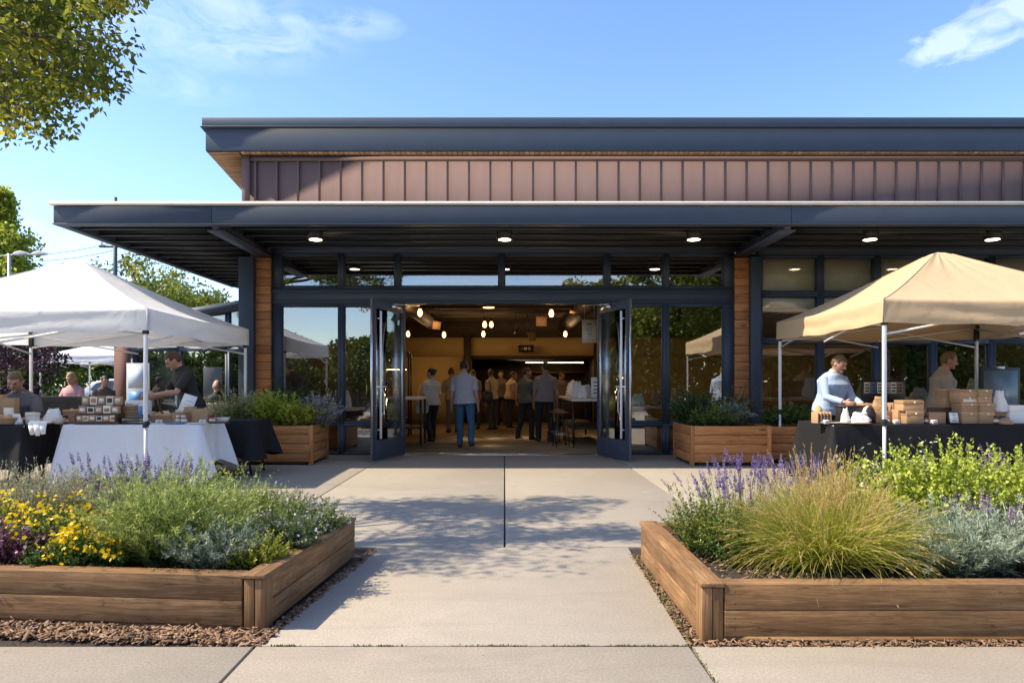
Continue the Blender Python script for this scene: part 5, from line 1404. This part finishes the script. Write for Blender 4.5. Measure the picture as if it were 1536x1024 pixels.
lavender('mauve flower spikes between the silvery shrubs at the frame edge', at2(1492,0,4.0), .20, .14, .42, 34, MAUVE, .12, npet=70, size=.016)
def white_fl(label, c, rx, h, n, col=WHT, cat='flowering plant', r_=.012, leaf=GREEN, name='white_flowers', npt=240, up=.8):
    t = plant(name, label, cat, c); mb, st, fl = MB(), MB(), MB()
    pts = bush(mb, n, rx, rx, h, .026, .012, 22, up=1.3, droop=.15, stems=st, spread=1.0)
    flowers(fl, tips(pts, npt, .02), r_, 5, up)
    mb.build('foliage', leaf, t, recalc=False); st.build('stems', STEM, t, recalc=False); fl.build('blossoms', col, t, recalc=False); return t
white_fl('white blossom heads behind the golden grass near the tan tent front leg', at2(1362,0,4.72), .13, .50, 60)
white_fl('small white flowers between lavender and grass, beside the plumes', at2(1285,0,4.62), .14, .46, 50, npt=120)

# -- left bed
silver_bush('big feathery grey green bush in the middle of the yellow flower bed', at2(262,0,3.93), .27, .25, .50, 420, FEATH, .046, .0065, 62, 'feathery_bush')
silver_bush('blue green feathery plant low at the front right of the big bush', at2(325,0,3.78), .18, .13, .27, 150, BLUEG, .040, .006, 48, 'feathery_bush')
def wispy(label, c, rx, ry, h, n, mat, mat2):
    t = plant('wispy_grass', label, 'ornamental grass', c); mb = MB()
    B, a, r = disc(n, rx*.6, ry*.6); D = np.stack([np.cos(a)*r*.5, np.sin(a)*r*.4, np.ones(n)], 1) + RNG.normal(size=(n,3))*.16
    pts = blades(mb, B, D, h*RNG.uniform(.6,1.1,n), .0048, RNG.uniform(0,.8,n), .3, 6, curl=.35)
    mb.build('blades', mat, t, recalc=False)
    mb = MB(); q = 14; C = np.repeat(pts[-1], q, 0) - np.repeat(unit(pts[-1]-pts[-2]), q, 0)*RNG.uniform(0,.11,n*q)[:,None]
    leaves(mb, C, unit(np.repeat(unit(pts[-1]-pts[-2]), q, 0) + rdir(n*q)*.5), .017, .0045, RNG.uniform(0,1,n*q)); mb.build('seed_heads', mat2, t, recalc=False); return t
wispy('wispy grey green grass at the outer back of the yellow flower bed', at2(35,0,4.45), .36, .26, .50, 620, lm('blade_olive', (.10,.12,.03), (.2,.21,.06), (.34,.32,.13), transl=.3), GREYG)
wispy('pale silvery seeded plant behind the yellow flowers', at2(135,0,4.55), .32, .22, .46, 640, lm('blade_sage', (.13,.14,.07), (.23,.23,.13), (.36,.34,.22), transl=.3), GREYG)
def yellow(label, c, rx, ry, h, n, npt):
    t = plant('yellow_flowers', label, 'flowering plant', c); mb, st, fl = MB(), MB(), MB()
    pts = bush(mb, n, rx, ry, h, .026, .010, 40, up=1.1, droop=.25, stems=st, spread=1.25, start=.05)
    flowers(fl, tips(pts, npt, .016) + np.array([0,-.01,.008]), .0115, 5, .55)
    mb.build('foliage', lm('leaf_mid', (.04,.085,.015), (.09,.16,.03), (.17,.25,.05)), t, recalc=False); st.build('stems', STEM, t, recalc=False); fl.build('blossoms', YEL, t, recalc=False)
yellow('bright yellow flower clump beside the big feathery bush', at2(156,0,3.86), .24, .16, .25, 210, 620)
yellow('taller yellow flower clump nearer the outer end of the bed', at2(84,0,4.0), .17, .15, .31, 140, 380)
yellow('yellow flower clump at the very edge of the frame', at2(-6,0,4.1), .12, .12, .30, 90, 240)
t = plant('purple_plant', 'dark purple leaved plant with mauve flowers at the outer front of the bed', 'flowering plant', at2(12,0,3.84)); mb, st, fl = MB(), MB(), MB()
pts = bush(mb, 150, .20, .15, .24, .022, .013, 32, stems=st, spread=1.2); flowers(fl, tips(pts, 120, .015), .010, 5)
mb.build('foliage', PURP, t, recalc=False); st.build('stems', STEM, t, recalc=False); fl.build('blossoms', MAUVE, t, recalc=False)
lime_bush('low dark green herb along the front timber below the yellow flowers', at2(95,0,3.74), .24, .08, .15, 150, GREEN, .022, .012)
lavender('deep purple lavender spikes before the white tablecloth', at2(225,0,4.6), .30, .20, .55, 90, LAV, .11, npet=56, size=.015)
lavender('single tall lavender stems behind the pale seeded plant', at2(150,0,4.72), .28, .12, .60, 16, LAV, .07, nl=30)
def mixed(label, c, rx, ry, h, n, mat, col, npt):
    t = plant('flowering_herb', label, 'flowering plant', c); mb, st, fl = MB(), MB(), MB()
    pts = bush(mb, n, rx, ry, h, .032, .0085, 44, up=1.15, droop=.25, stems=st, spread=1.1, start=.1, splay=.6, hv=.4)
    flowers(fl, tips(pts, npt, .018), .0095, 5)
    mb.build('foliage', mat, t, recalc=False); st.build('stems', STEM, t, recalc=False); fl.build('blossoms', col, t, recalc=False)
mixed('tall bright green feathery herb behind the big bush, right of the lavender', at2(350,0,4.62), .25, .2, .38, 230, lm('leaf_bright', (.11,.17,.025), (.25,.33,.05), (.44,.48,.12)), MAUVE, 60)
mixed('green herb with mauve flowers in the middle of the bed side', at2(405,0,4.45), .26, .24, .29, 260, lm('leaf_fresh', (.09,.15,.025), (.22,.29,.055), (.42,.46,.14)), MAUVE, 190)
mixed('low herb with white and lilac flowers near the far corner of the bed', at2(470,0,4.62), .22, .20, .21, 210, lm('leaf_fresh2', (.08,.13,.03), (.19,.26,.08), (.36,.42,.19)), lm('petal_lilac', (.40,.33,.48), (.6,.55,.66), (.78,.75,.8), transl=.3), 210)
mixed('dusky green herb with mauve flower heads beside the cap board', at2(437,0,4.12), .16, .15, .22, 150, lm('leaf_dusky', (.05,.09,.035), (.10,.16,.06), (.19,.25,.11)), MAUVE, 110)
lime_bush('small yellow green cushion plant beside the cap board', at2(384,0,3.80), .15, .11, .17, 170, YGREEN, .020, .010)
lime_bush('dark leaved low rosette at the far end of the bed beside the cap board', at2(455,0,4.4), .12, .12, .12, 60, lm('leaf_teal', (.02,.05,.035), (.05,.10,.07), (.10,.16,.12)), .035, .02)

# ------------------------------------------------------------------ cedar planters by the doors
def cedar_box(label, x0, x1, y0, y1, h, nb=4):
    t = thing('wooden_planter', label, 'planter', ((x0+x1)/2, (y0+y1)/2, 0)); hx, hy = (x1-x0)/2, (y1-y0)/2
    fr_, sd = MB(), {-1: MB(), 1: MB()}; bk = MB(); bh = (h-.05)/nb
    for k in range(nb):
        z = .05 + k*bh
        fr_.box(-hx+.05, -hy, z, hx-.05, -hy+.03, z+bh-.007); bk.box(-hx+.05, hy-.03, z, hx-.05, hy, z+bh-.007)
        for s in (-1, 1): sd[s].box(s*hx - (.03 if s > 0 else 0), -hy+.05, z, s*hx + (.03 if s < 0 else 0), hy-.05, z+bh-.007)
    fr_.build('front_panel', M['cedar_x'], t, bevel=.004); bk.build('back_panel', M['cedar_x'], t, bevel=.004)
    for s in (-1, 1): sd[s].build('side_panel', M['cedar_y'], t, bevel=.004)
    for sx in (-1, 1):
        for sy in (-1, 1):
            m = MB(); m.box(sx*hx - (.06 if sx > 0 else -.0) + (0.004*sx), sy*hy - (.06 if sy > 0 else 0) + .004*sy, .0, sx*hx + (.06 if sx < 0 else 0) + .004*sx, sy*hy + (.06 if sy < 0 else 0) + .004*sy, h-.002); m.build('corner_post', M['cedar_z'], t, bevel=.004)
    m = MB(); m.box(-hx+.04, -hy+.04, .0, hx-.04, hy-.04, .045); m.build('plinth', M['blackplastic'], t)
    m = MB(); m.box(-hx+.032, -hy+.032, .05, hx-.032, hy-.032, h-.06); m.build('soil', M['soil'], t)
    return t
cedar_box('stained cedar box planter with lime green plants left of the doors', -5.05, -2.95, 10.5, 11.45, .61)
cedar_box('stained cedar box planter with dark green plants right of the doors', 2.83, 4.05, 10.4, 11.5, .61)
cedar_box('cedar box planter half hidden behind the tan tent leg', 4.12, 5.6, 10.75, 11.55, .58)
def pl3(px, Y): return Vector(((px-757)*Y/1027, Y, .54))
lime_bush('lime green upright plant in the cedar planter left of the doors', pl3(415, 10.75), .32, .22, .48, 170, LIME, .06, .022)
lime_bush('yellow green plant near the corner of the left cedar planter', pl3(446, 10.7), .26, .2, .36, 110, YGREEN, .06, .022)
silver_bush('silvery grey plant at the door end of the left cedar planter', pl3(482, 11.0), .22, .2, .50, 120, lm('leaf_grey', (.18,.18,.17), (.30,.30,.29), (.46,.45,.43), transl=.15), .05, .016, 34)
lime_bush('dark green shrub at the back of the left cedar planter', pl3(432, 11.25), .45, .15, .62, 130, DARKG, .06, .022)
silver_bush('pale flowering shrub at the table end of the left cedar planter', pl3(352, 10.8), .34, .25, .56, 190, lm('leaf_pale', (.16,.19,.05), (.33,.35,.14), (.55,.55,.34), transl=.3), .05, .014, 44)
lime_bush('rounded dark green shrub in the cedar planter right of the doors', pl3(1040, 11.0), .30, .25, .52, 210, DARKG, .05, .02)
lime_bush('mid green plant at the front of the right cedar planter', pl3(1068, 10.65), .26, .18, .34, 130, lm('leaf_mid2', (.04,.07,.015), (.09,.13,.03), (.2,.25,.06)), .06, .015)
silver_bush('grey leaved plant near the wooden pilaster in the right cedar planter', pl3(1088, 10.9), .26, .2, .44, 120, lm('leaf_grey2', (.10,.13,.09), (.18,.22,.16), (.32,.36,.28), transl=.15), .06, .014, 36)
lime_bush('loose reddish tipped plant at the back of the right cedar planter', pl3(1105, 11.25), .26, .15, .55, 80, lm('leaf_red', (.06,.06,.02), (.10,.10,.03), (.2,.12,.07)), .05, .014)
lime_bush('green plant in the cedar planter behind the tan tent leg', pl3(1180, 11.1), .4, .2, .32, 120, GREEN, .06, .02)
# ------------------------------------------------------------------ trees
M['bark'] = plain('bark', (.11,.085,.065), (.055,.042,.033), .9, scale=10, stretch=(1,1,.25), bump=.8, bscale=22, bdist=.03, rnd=0)
OLIVE = lm('tree_olive', (.075,.105,.014), (.20,.23,.028), (.50,.42,.055), transl=.55)
TGREEN = lm('tree_green', (.045,.08,.013), (.10,.15,.026), (.20,.25,.05), transl=.45)
TLIME = lm('tree_lime', (.09,.125,.015), (.20,.24,.03), (.36,.36,.06), transl=.4)
TDARK = lm('tree_dark', (.03,.058,.013), (.065,.105,.024), (.13,.17,.04), transl=.4)
def cluster_leaves(mb, centers, radii, per, L, W, hang=.25, bright=None):
    for i, (c, r) in enumerate(zip(centers, radii)):
        n = int(per); d = rdir(n); rad = RNG.uniform(.15, 1, n)**.6
        C = np.asarray(c) + d*(rad*r)[:,None]*np.array([1,1,.72])
        D = unit(d*.6 + rdir(n)*.8 + np.array([0,0,-hang]))
        b = (bright[i] if bright is not None else RNG.normal(.4,.16))
        sz = RNG.uniform(.65, 1.25, n)
        leaves(mb, C, D, L*sz, W*sz, np.clip(b + RNG.normal(size=n)*.17, 0, 1), .15)
def limb(mb, a, b, r0, r1, wob=.12, n=6):
    a, b = Vector(a), Vector(b); L = (b-a).length; pts = []
    for i in range(n + 1):
        u = i/n; p = a.lerp(b, u)
        if 0 < i < n: p += Vector((nz(p.x*1.3,p.y,p.z*.9), nz(p.y*1.3,p.z,p.x+5), nz(p.z,p.x,p.y+9)*.6))*L*wob
        pts.append(p)
    mb.tube(pts, [r0 + (r1-r0)*(i/n) for i in range(n+1)], 8); return pts
def tree(label, pos, h, cr, mat, kind='round', ncl=70, per=110, leafL=.2, trunk_h=.28, name='tree', group=None, sq=1.0):
    t = thing(name, label, 'tree', pos, 0, group)
    tk = MB(); th = h*trunk_h; mid = Vector((random.uniform(-.1,.1)*cr, random.uniform(-.1,.1)*cr, h*.62))
    top = Vector((0,0,h*.93 if kind == 'cone' else h*.72))
    limb(tk, (0,0,-.03), (0,0,th), h*.030, h*.024, .02); limb(tk, (0,0,th), top, h*.024, h*.006, .05, 8)
    cen, rad = [], []
    for i in range(ncl):
        if kind == 'cone':
            u = RNG.uniform(0,1)**1.25; z = h*(.14 + .84*u); R = cr*(1-u)**.8*(.75+.35*math.sin(z*3.1+i*.05)); a = RNG.uniform(0,2*PI); q = R*RNG.uniform(.35,1)**.6
            c = (q*math.cos(a), q*math.sin(a), z - q*.16); r = cr*(.10+.22*(1-u))
        else:
            d = rdir(1)[0]; q = RNG.uniform(.25,1)**.45; k = 1 + .28*nz(d[0]*2.2+pos[0], d[1]*2.2+pos[1], d[2]*2.2)
            c = (d[0]*q*cr*k, d[1]*q*cr*k, h*.62*sq + d[2]*q*h*.36*k + (1-sq)*h*.2); r = cr*RNG.uniform(.16,.30)
        cen.append(c); rad.append(r)
        if i % 3 == 0: limb(tk, Vector((0,0, max(th, min(c[2]-.15*cr, top.z*.95)))), c, h*.009, h*.002, .08, 4)
    tk.build('trunk', M['bark'], t, smooth=True)
    mb = MB(); cluster_leaves(mb, cen, rad, per, leafL, leafL*.62); mb.build('crown', mat, t, recalc=False)
    return t
# overhanging street tree: trunk left of the frame, limbs reaching over the left stall's front corner
TP = Vector((-8.1, 6.6, 0))
t = thing('tree', 'olive and yellow leaved street tree overhanging the upper left corner of the view', 'tree', TP)
tk = MB(); mb = MB(); base = Vector((0,0,3.1))
limb(tk, (0,0,-.03), base, .17, .13, .03)
tg = []   # twig ends in world coordinates
def tw(px, py, Y): tg.append(P(px*.80-13, py*.88-14, 5.2 + (Y-5)*.68) - TP)
for q in ((200,10,6.6),(225,0,7.0),(170,30,6.2),(120,20,7.2),(150,55,6.9),(185,60,6.4),(90,60,6.0),(40,30,6.9),(60,90,7.1),(110,90,6.4),(150,100,6.7),(190,118,6.5),(165,130,7.0),(130,125,6.2),(95,130,6.8),(30,120,6.3),(60,140,6.0),(10,70,7.4),(20,165,6.9),(55,170,6.6),(85,180,6.5),(75,205,6.7),(95,208,6.4),(45,190,7.2),(5,140,7.2),(130,70,7.5),(75,25,7.6),(5,10,6.2),(165,0,7.4),(100,0,6.6),(210,-30,6.9),(160,-60,6.5),(60,-40,7.0),(110,-110,7.2),(180,-90,7.3),(20,-100,6.4),(240,-60,7.3)): tw(*q)
for q in ((190,40,5.2),(150,15,5.0),(110,45,5.3),(70,75,5.1),(130,105,5.4),(35,60,5.2),(80,150,5.3),(15,110,5.0),(170,95,5.1),(60,200,5.4),(200,-20,5.0),(150,-50,5.3),(90,-30,5.1),(230,-60,5.3),(120,-90,5.2),(180,-110,5.5)): tw(*q)
vis = len(tg)
for i in range(46):     # the rest of the crown, above and left of the frame
    while True:
        c = Vector((RNG.uniform(-3.0, 3.2), RNG.uniform(-1.3, .55), RNG.uniform(3.3, 6.6)))
        w = c + TP
        if ((c.x-.2)/3.2)**2 + ((c.y+.35)/1.0)**2 + ((c.z-4.8)/2.0)**2 < 1 and w.x + w.z*.9 < .9: break
    if 757 + 1027*w.x/w.y < 0 or w.z > 5.6: tg.append(c)
for i in range(11):
    tg.append(Vector((RNG.uniform(-5.6,-3.95), RNG.uniform(4.45,5.15), RNG.uniform(4.2,5.0))) - TP)
mains = [Vector((2.9,-1.7,4.3)), Vector((2.6,-1.2,4.2)), Vector((1.4,-1.3,4.8)), Vector((2.2,.2,4.1)), Vector((1.6,-.4,4.9)), Vector((.3,.5,5.4)), Vector((-1.6,.1,4.7)), Vector((2.9,.1,4.9)), Vector((1.2,.5,3.9))]
ml = [limb(tk, base, m_, .085, .035, .08, 8) for m_ in mains]
allp = [p for l_ in ml for p in l_[2:]]
for i, c in enumerate(tg):
    q = min(allp, key=lambda p: (p-c).length + .3*max(0, p.z-c.z)); limb(tk, q, c, .020, .006, .10, 5)
    n = 3 if i < vis else 2
    for k in range(n):
        o = c + Vector((RNG.normal()*.17, RNG.normal()*.17, RNG.normal()*.10 - .05)); limb(tk, c.lerp(q, .25), o, .006, .003, .1, 4)
        cluster_leaves(mb, [tuple(o)], [.19 if i < vis else .34], 54 if i < vis else 80, .068, .040, .5, [RNG.choice([.18,.3,.42,.62,.85], p=[.25,.3,.2,.15,.1])])
tk.build('trunk', M['bark'], t, smooth=True); mb.build('crown', OLIVE, t, recalc=False)

tree('tall conical bright green tree beyond the white tent, with the street lamp before it', ((4-757)*30/1027, 30, 0), 9.8, 3.6, lm('tree_bright', (.20,.25,.03), (.42,.46,.06), (.62,.60,.12), transl=.6), 'cone', 230, 85, .20, .12)
bg = [(215,36,8.2,3.0,OLIVE,'olive tree behind the utility pole, left of the canopy edge'), (268,33,6.2,2.4,TLIME,'yellow green round tree under the canopy edge'), (318,37,6.4,2.6,OLIVE,'small olive tree right of the yellow green round tree'),
      (165,40,6.2,2.8,TGREEN,'green tree behind the peak of the white tent'), (120,38,5.0,2.6,TDARK,'dark green tree behind the far white tent'), (-40,34,7.0,3.0,TGREEN,'green tree left of the conical tree'), (50,31,4.6,2.2,TDARK,'dark low tree before the conical tree')]
for px, Y, h, cr, mt, lb in bg: tree(lb, ((px-757)*Y/1027, Y, 0), h, cr, mt, 'round', 85, 95, .19, .2, group='trees beyond the stalls')
tree('dark purple leaved small tree behind the seated vendor in dark grey', ((22-757)*14.5/1027, 14.5, 0), 2.55, .95, lm('leaf_plum', (.02,.010,.018), (.045,.02,.04), (.12,.05,.12)), 'round', 50, 130, .07, .3)
# trees across the street, behind the viewpoint: seen as reflections in the shop windows
rf = [(6,-19,8.0,3.2,OLIVE),(10.5,-17,9.6,3.6,TLIME),(15,-18,9.8,3.8,OLIVE),(20,-17,9.0,3.6,TGREEN),(26,-19,9.5,3.8,TDARK),(1,-22,6.2,2.8,TGREEN),(-5,-21,5.2,2.4,TDARK),(-9.5,-22,4.4,2.2,TGREEN),(-15,-23,4.4,2.4,TDARK),(-21,-22,5.2,2.6,TGREEN),(33,-20,9,3.8,TGREEN)]
for i, (x, y, h, cr, mt) in enumerate(rf):
    tree(['olive','green','tall olive','tall green','dark tall','green','small dark','small green','low dark','green','outer green'][i] + ' tree mirrored in the glass ' + ['beside the right door','at the middle of the right glazing','toward the wood pilaster','behind the tan tent','far along the right windows','centred over the doorway','left of the doorway','at the left door window','beyond the left window','outermost on the side wing','outermost on the long window row'][i], (x, y, 0), h, cr, mt, 'round', 120, 120, .27, .16, group='trees across the street')
for x0, x1, lb in ((-26,-2,'long dark hedge across the street, mirrored low in the left window'), (-2,34,'long green hedge across the street, mirrored low in the right windows')):
    t = thing('hedge', lb, 'hedge', ((x0+x1)/2, -15.5, 0)); w = (x1-x0)/2
    mb = MB(); n = int(w*700); C = np.stack([RNG.uniform(-w,w,n), RNG.uniform(-.8,.8,n), RNG.uniform(.05,3.3 if x0 > -5 else 2.5,n)], 1); C[:,2] *= 1+.25*np.sin(C[:,0]*1.3)*np.sin(C[:,0]*.37); leaves(mb, C, rdir(n,.2), .26, .17, RNG.uniform(0,.9,n)); mb.build('foliage', TDARK if x0 < -5 else TGREEN, t, recalc=False)
mb = MB(); n = 26000; x = RNG.uniform(-45, 60, n); top = np.where(x > -1, 6.8, np.where(x > -8, 4.6, 3.2)) + 1.1*np.sin(x*.55) + .7*np.sin(x*1.31+1)
C = np.stack([x, RNG.uniform(-31,-26,n), RNG.uniform(0,1,n)**.85*top], 1); leaves(mb, C, rdir(n), .75, .6, np.clip(RNG.normal(.45,.22,n) + .25*np.sin(x*1.9)*np.sin(C[:,2]*1.6+x), 0, 1), .1)
tag(mb.build('treeline', TGREEN, None, recalc=False), 'leafy belt of trees far across the street, mirrored in the shop glass', 'trees', kind='stuff')
# hedge, car, pole, lamp
t = thing('hedge', 'dark clipped hedge closing the yard behind the far white tent', 'hedge', ((60-757)*29/1027, 29.5, 0))
mb = MB(); n = 5200; C = np.stack([RNG.uniform(-9,9,n), RNG.uniform(-.7,.7,n), RNG.uniform(.05,1.9,n)], 1); C[:,2] += .15*np.sin(C[:,0]*1.7); leaves(mb, C, rdir(n,.2), .16, .10, RNG.uniform(0,.8,n)); mb.build('foliage', TDARK, t, recalc=False)
t = thing('utility_pole', 'slim grey utility pole rising behind the canopy edge', 'pole', ((173-757)*30/1027, 30, 0))
b = MB(); b.tube([(0,0,-.03),(0,0,9.4)], [.10,.075], 12); b.build('mast', M['steel'], t, smooth=True)
b = MB(); b.box(-.7,-.05,7.2,.7,.05,7.3); b.build('crossarm', M['steel'], t)
for x in (-.6,.6):
    b = MB(); b.lathe((x,0,7.3), [(.03,0),(.05,.05),(.03,.08),(.05,.12),(.02,.16)], 10); b.build('insulator', M['ceramic'], t)
t = thing('street_lamp', 'twin headed pale street lamp in front of the conical tree', 'street lamp', ((14-757)*28/1027, 28, 0))
b = MB(); b.tube([(0,0,-.03),(0,0,6.55)], [.09,.06], 12); b.build('mast', M['alu'], t, smooth=True)
b = MB(); b.tube([(-.4,0,6.45),(0,0,6.5),(1.0,0,6.52)], .025, 8); b.build('arm', M['alu'], t, smooth=True)
for x in (.45, 1.2):
    b = MB(); b.prism([(x-.30,6.50),(x-.12,6.62),(x+.05,6.66),(x+.30,6.60),(x+.33,6.53),(x-.1,6.47)], 'y', -.14, .14); b.build('lamp_head', M['paper'], t, bevel=.02)
for k in range(2):
    a = P(-60, 384-k*6, 29); c = Vector(((173-757)*30/1027, 30, 7.46 if k else 7.1)); pts = []
    for i in range(13):
        u = i/12; p = a.lerp(c, u); p.z -= .35*4*u*(1-u); pts.append(p)
    b = MB(); b.tube(pts, .012, 5); tag(b.build('utility_wire', M['blackplastic'], None), ['lower','upper'][k] + ' of the two thin wires running to the utility pole', 'wire')
# parked car behind the far tent
M['carpaint'] = plain('pale_car_paint', (.55,.60,.66), None, .25, spec=.6, rnd=0); M['carglass'] = plain('car_glass', (.03,.04,.05), None, .08, spec=.8, rnd=0)
M['red'] = plain('tail_lamp_red', (.5,.02,.02), None, .3, rnd=0)
def car(label, loc, rz, paint):
    t = thing('parked_car', label, 'car', loc, rz)
    def hull(prof, w, tum=0):
        rings = []
        for s, k in ((-1,.90),(-1,.97),(-.97,1.0),(-.6,1.0),(0,1.0),(.6,1.0),(.97,1.0),(1,.97),(1,.90)):
            rings.append([(x*(k if k < 1 else 1), s*w*(1 - tum*max(0, z-.95)), z if k > .95 or z < .4 else z - .03) for x, z in prof])
        return rings
    lo_ = [(-2.1,.35),(-2.2,.55),(-2.15,.85),(-1.9,.95),(-1.2,1.0),(1.0,.98),(1.7,.88),(2.15,.72),(2.22,.5),(2.15,.3),(-1.9,.28)]
    b = MB(); b.rings(hull(lo_, .88)); b.build('body', paint, t, bevel=.03)
    up_ = [(-1.95,.96),(-1.55,1.32),(-1.1,1.46),(-.1,1.48),(.35,1.40),(1.15,.97)]
    b = MB(); b.rings([[(x, s*(.82-.22*max(0,z-.95)), z) for x, z in up_] for s in (-1,-.5,.5,1)]); b.build('cabin', paint, t, bevel=.04)
    for s in (-1, 1):
        for a_, c_ in (((-1.65,1.02),(-1.40,1.30)), ((-.72,1.02),(-.72,1.38)), ((-.62,1.02),(-.62,1.39))): pass
        for pr in ([(-1.62,1.02),(-1.38,1.30),(-1.05,1.38),(-.72,1.40),(-.72,1.02)], [(-.64,1.02),(-.64,1.40),(-.1,1.40),(.28,1.33),(.85,1.02)]):
            b = MB(); b.add([(x, s*(.835-.22*max(0,z-.95)), z) for x, z in pr], [tuple(range(len(pr)))]); b.build('side_window', M['carglass'], t)
        for x in (-1.35, 1.4):
            b = MB(); b.rings([[(x+r_*math.cos(2*PI*i/20), s*y_, .32+r_*math.sin(2*PI*i/20)) for i in range(20)] for r_, y_ in ((.32,.70),(.33,.74),(.33,.88),(.31,.90),(.2,.895))]); w_ = b.build('wheel', M['blackplastic'], t)
            b = MB(); b.rings([[(x+r_*math.cos(2*PI*i/16), s*y_, .32+r_*math.sin(2*PI*i/16)) for i in range(16)] for r_, y_ in ((.2,.897),(.18,.905),(.05,.915))]); b.build('rim', M['alu'], w_)
        b = MB(); b.obox((2.12, s*.66, .66), (.12,.3,.12)); b.build('headlight', M['ceramic'], t, bevel=.02)
        b = MB(); b.obox((-2.13, s*.68, .74), (.1,.26,.13)); b.build('tail_light', M['red'], t, bevel=.02)
    b = MB(); b.add([(.42,-.66,1.385),(.42,.66,1.385),(1.10,.74,1.005),(1.10,-.74,1.005)], [(0,1,2,3)]); b.obox((.0,0,0),(.001,.001,.001)) if 0 else None
    return t
car('pale silver blue parked car beyond the blonde person and far tent', ((135-757)*27.5/1027+2.2, 27.3, -.035), .05, M['carpaint'])
M['carred'] = plain('red_car_paint', (.32,.03,.03), None, .25, spec=.6, rnd=0)
# ------------------------------------------------------------------ camera, sun, sky
cam = bpy.data.cameras.new('camera'); co = bpy.data.objects.new('camera', cam); COL.objects.link(co)
co.location = (0, 0, 1.25); co.rotation_euler = (PI/2, 0, 0)
cam.sensor_width = 36; cam.lens = 1027/1536*36; cam.shift_x = 11/1536; cam.shift_y = 63/1536
cam.clip_start = .05; cam.clip_end = 1500
S.camera = co
SUN = Vector((-.90, -.09, 1.0)).normalized()
sl = bpy.data.lights.new('sun', 'SUN'); so = bpy.data.objects.new('sun', sl); COL.objects.link(so)
sl.energy = 4.1; sl.angle = math.radians(.53); sl.color = (1, .87, .67)
so.rotation_euler = SUN.to_track_quat('Z', 'Y').to_euler()
wd = bpy.data.worlds.new('World'); S.world = wd; wd.use_nodes = True
t = NT.__new__(NT); t.t = wd.node_tree; t.t.nodes.clear(); t.out = t.n('OutputWorld')
sky = t.n('TexSky', sky_type='NISHITA'); sky.sun_disc = False
sky.sun_elevation = math.asin(SUN.z); sky.sun_rotation = math.atan2(SUN.x, SUN.y)
sky.altitude = 100; sky.air_density = 1.0; sky.dust_density = .35; sky.ozone_density = 2.2
tc = t.n('TexCoord'); nrm = t.n('VectorMath', operation='NORMALIZE'); t.l(tc.outputs['Generated'], nrm.inputs[0])
sp = t.n('SeparateXYZ'); t.l(nrm.outputs[0], sp.inputs[0])
def blob(px, py, rx, ry, tilt=0):
    d = Vector(((px-757)/1027, 1, (575-py)/1027)).normalized()
    e = d.cross(Vector((0,0,1))).normalized(); u = e.cross(d)
    e, u = e*math.cos(tilt)+u*math.sin(tilt), u*math.cos(tilt)-e*math.sin(tilt)
    def comp(v, r):
        q = t.n('VectorMath', operation='DOT_PRODUCT'); t.l(sub.outputs[0], q.inputs[0]); q.inputs[1].default_value = v/(r/1027)
        return t.math('POWER', t.math('ABSOLUTE', q.outputs['Value']), 2.0)
    sub = t.n('VectorMath', operation='SUBTRACT'); t.l(nrm.outputs[0], sub.inputs[0]); sub.inputs[1].default_value = d
    return t.math('SUBTRACT', 1.0, t.math('ADD', comp(e, rx), comp(u, ry)), True)
mp = t.n('Mapping'); mp.inputs['Scale'].default_value = (5, 5, 11); t.l(nrm.outputs[0], mp.inputs['Vector'])
n1 = t.noise(mp.outputs[0], 1.5, 9, .58, .5); n2 = t.noise(mp.outputs[0], 3.2, 9, .6, .7)
thin = t.math('ADD', t.math('ADD', blob(330, 40, 190, 60, .1), t.math('MULTIPLY', blob(265, 128, 95, 24), .6)), t.math('ADD', t.math('MULTIPLY', blob(60, 355, 190, 60), .7), t.math('MULTIPLY', blob(545, 36, 60, 22), .8)))
thick = t.math('ADD', blob(1490, 38, 88, 38, .38), t.math('MULTIPLY', blob(1400, 68, 46, 20, .15), .7))
a = t.math('MULTIPLY', thin, t.ramp(n2, [(.36, 0.0), (.72, 1.0)]))
b = t.math('MULTIPLY', t.ramp(t.math('ADD', t.math('MULTIPLY', thick, .8), t.math('MULTIPLY', t.math('SUBTRACT', n2, .5), 2.2)), [(.22, 0.0), (.75, 1.0)]), t.math('MULTIPLY', thick, 3.0, True))
back = t.math('MULTIPLY', t.math('MULTIPLY', sp.outputs['Y'], -2.2, True), t.ramp(n1, [(.42, 0.0), (.68, 1.0)]))
cl = t.math('ADD', t.math('ADD', t.math('MULTIPLY', a, .38), t.math('MULTIPLY', b, .40)), t.math('MULTIPLY', back, .6), True)
sat = t.n('HueSaturation'); sat.inputs['Saturation'].default_value = 1.12; sat.inputs['Hue'].default_value = .508; t.l(sky.outputs[0], sat.inputs['Color'])
col = t.mix(cl, sat.outputs[0], (4.4, 4.75, 5.4))
bg = t.n('Background'); bg.inputs['Strength'].default_value = .15
t.l(col, bg.inputs['Color']); t.l(bg.outputs[0], t.out.inputs['Surface'])
S.view_settings.view_transform = 'Standard'; S.view_settings.look = 'None'
S.view_settings.exposure = 1.12; S.view_settings.gamma = 1; S.view_settings.use_curve_mapping = False
S.render.engine = 'CYCLES'
S.cycles.max_bounces = 8; S.cycles.transparent_max_bounces = 16; S.cycles.use_denoising = True
S.cycles.sample_clamp_indirect = 6
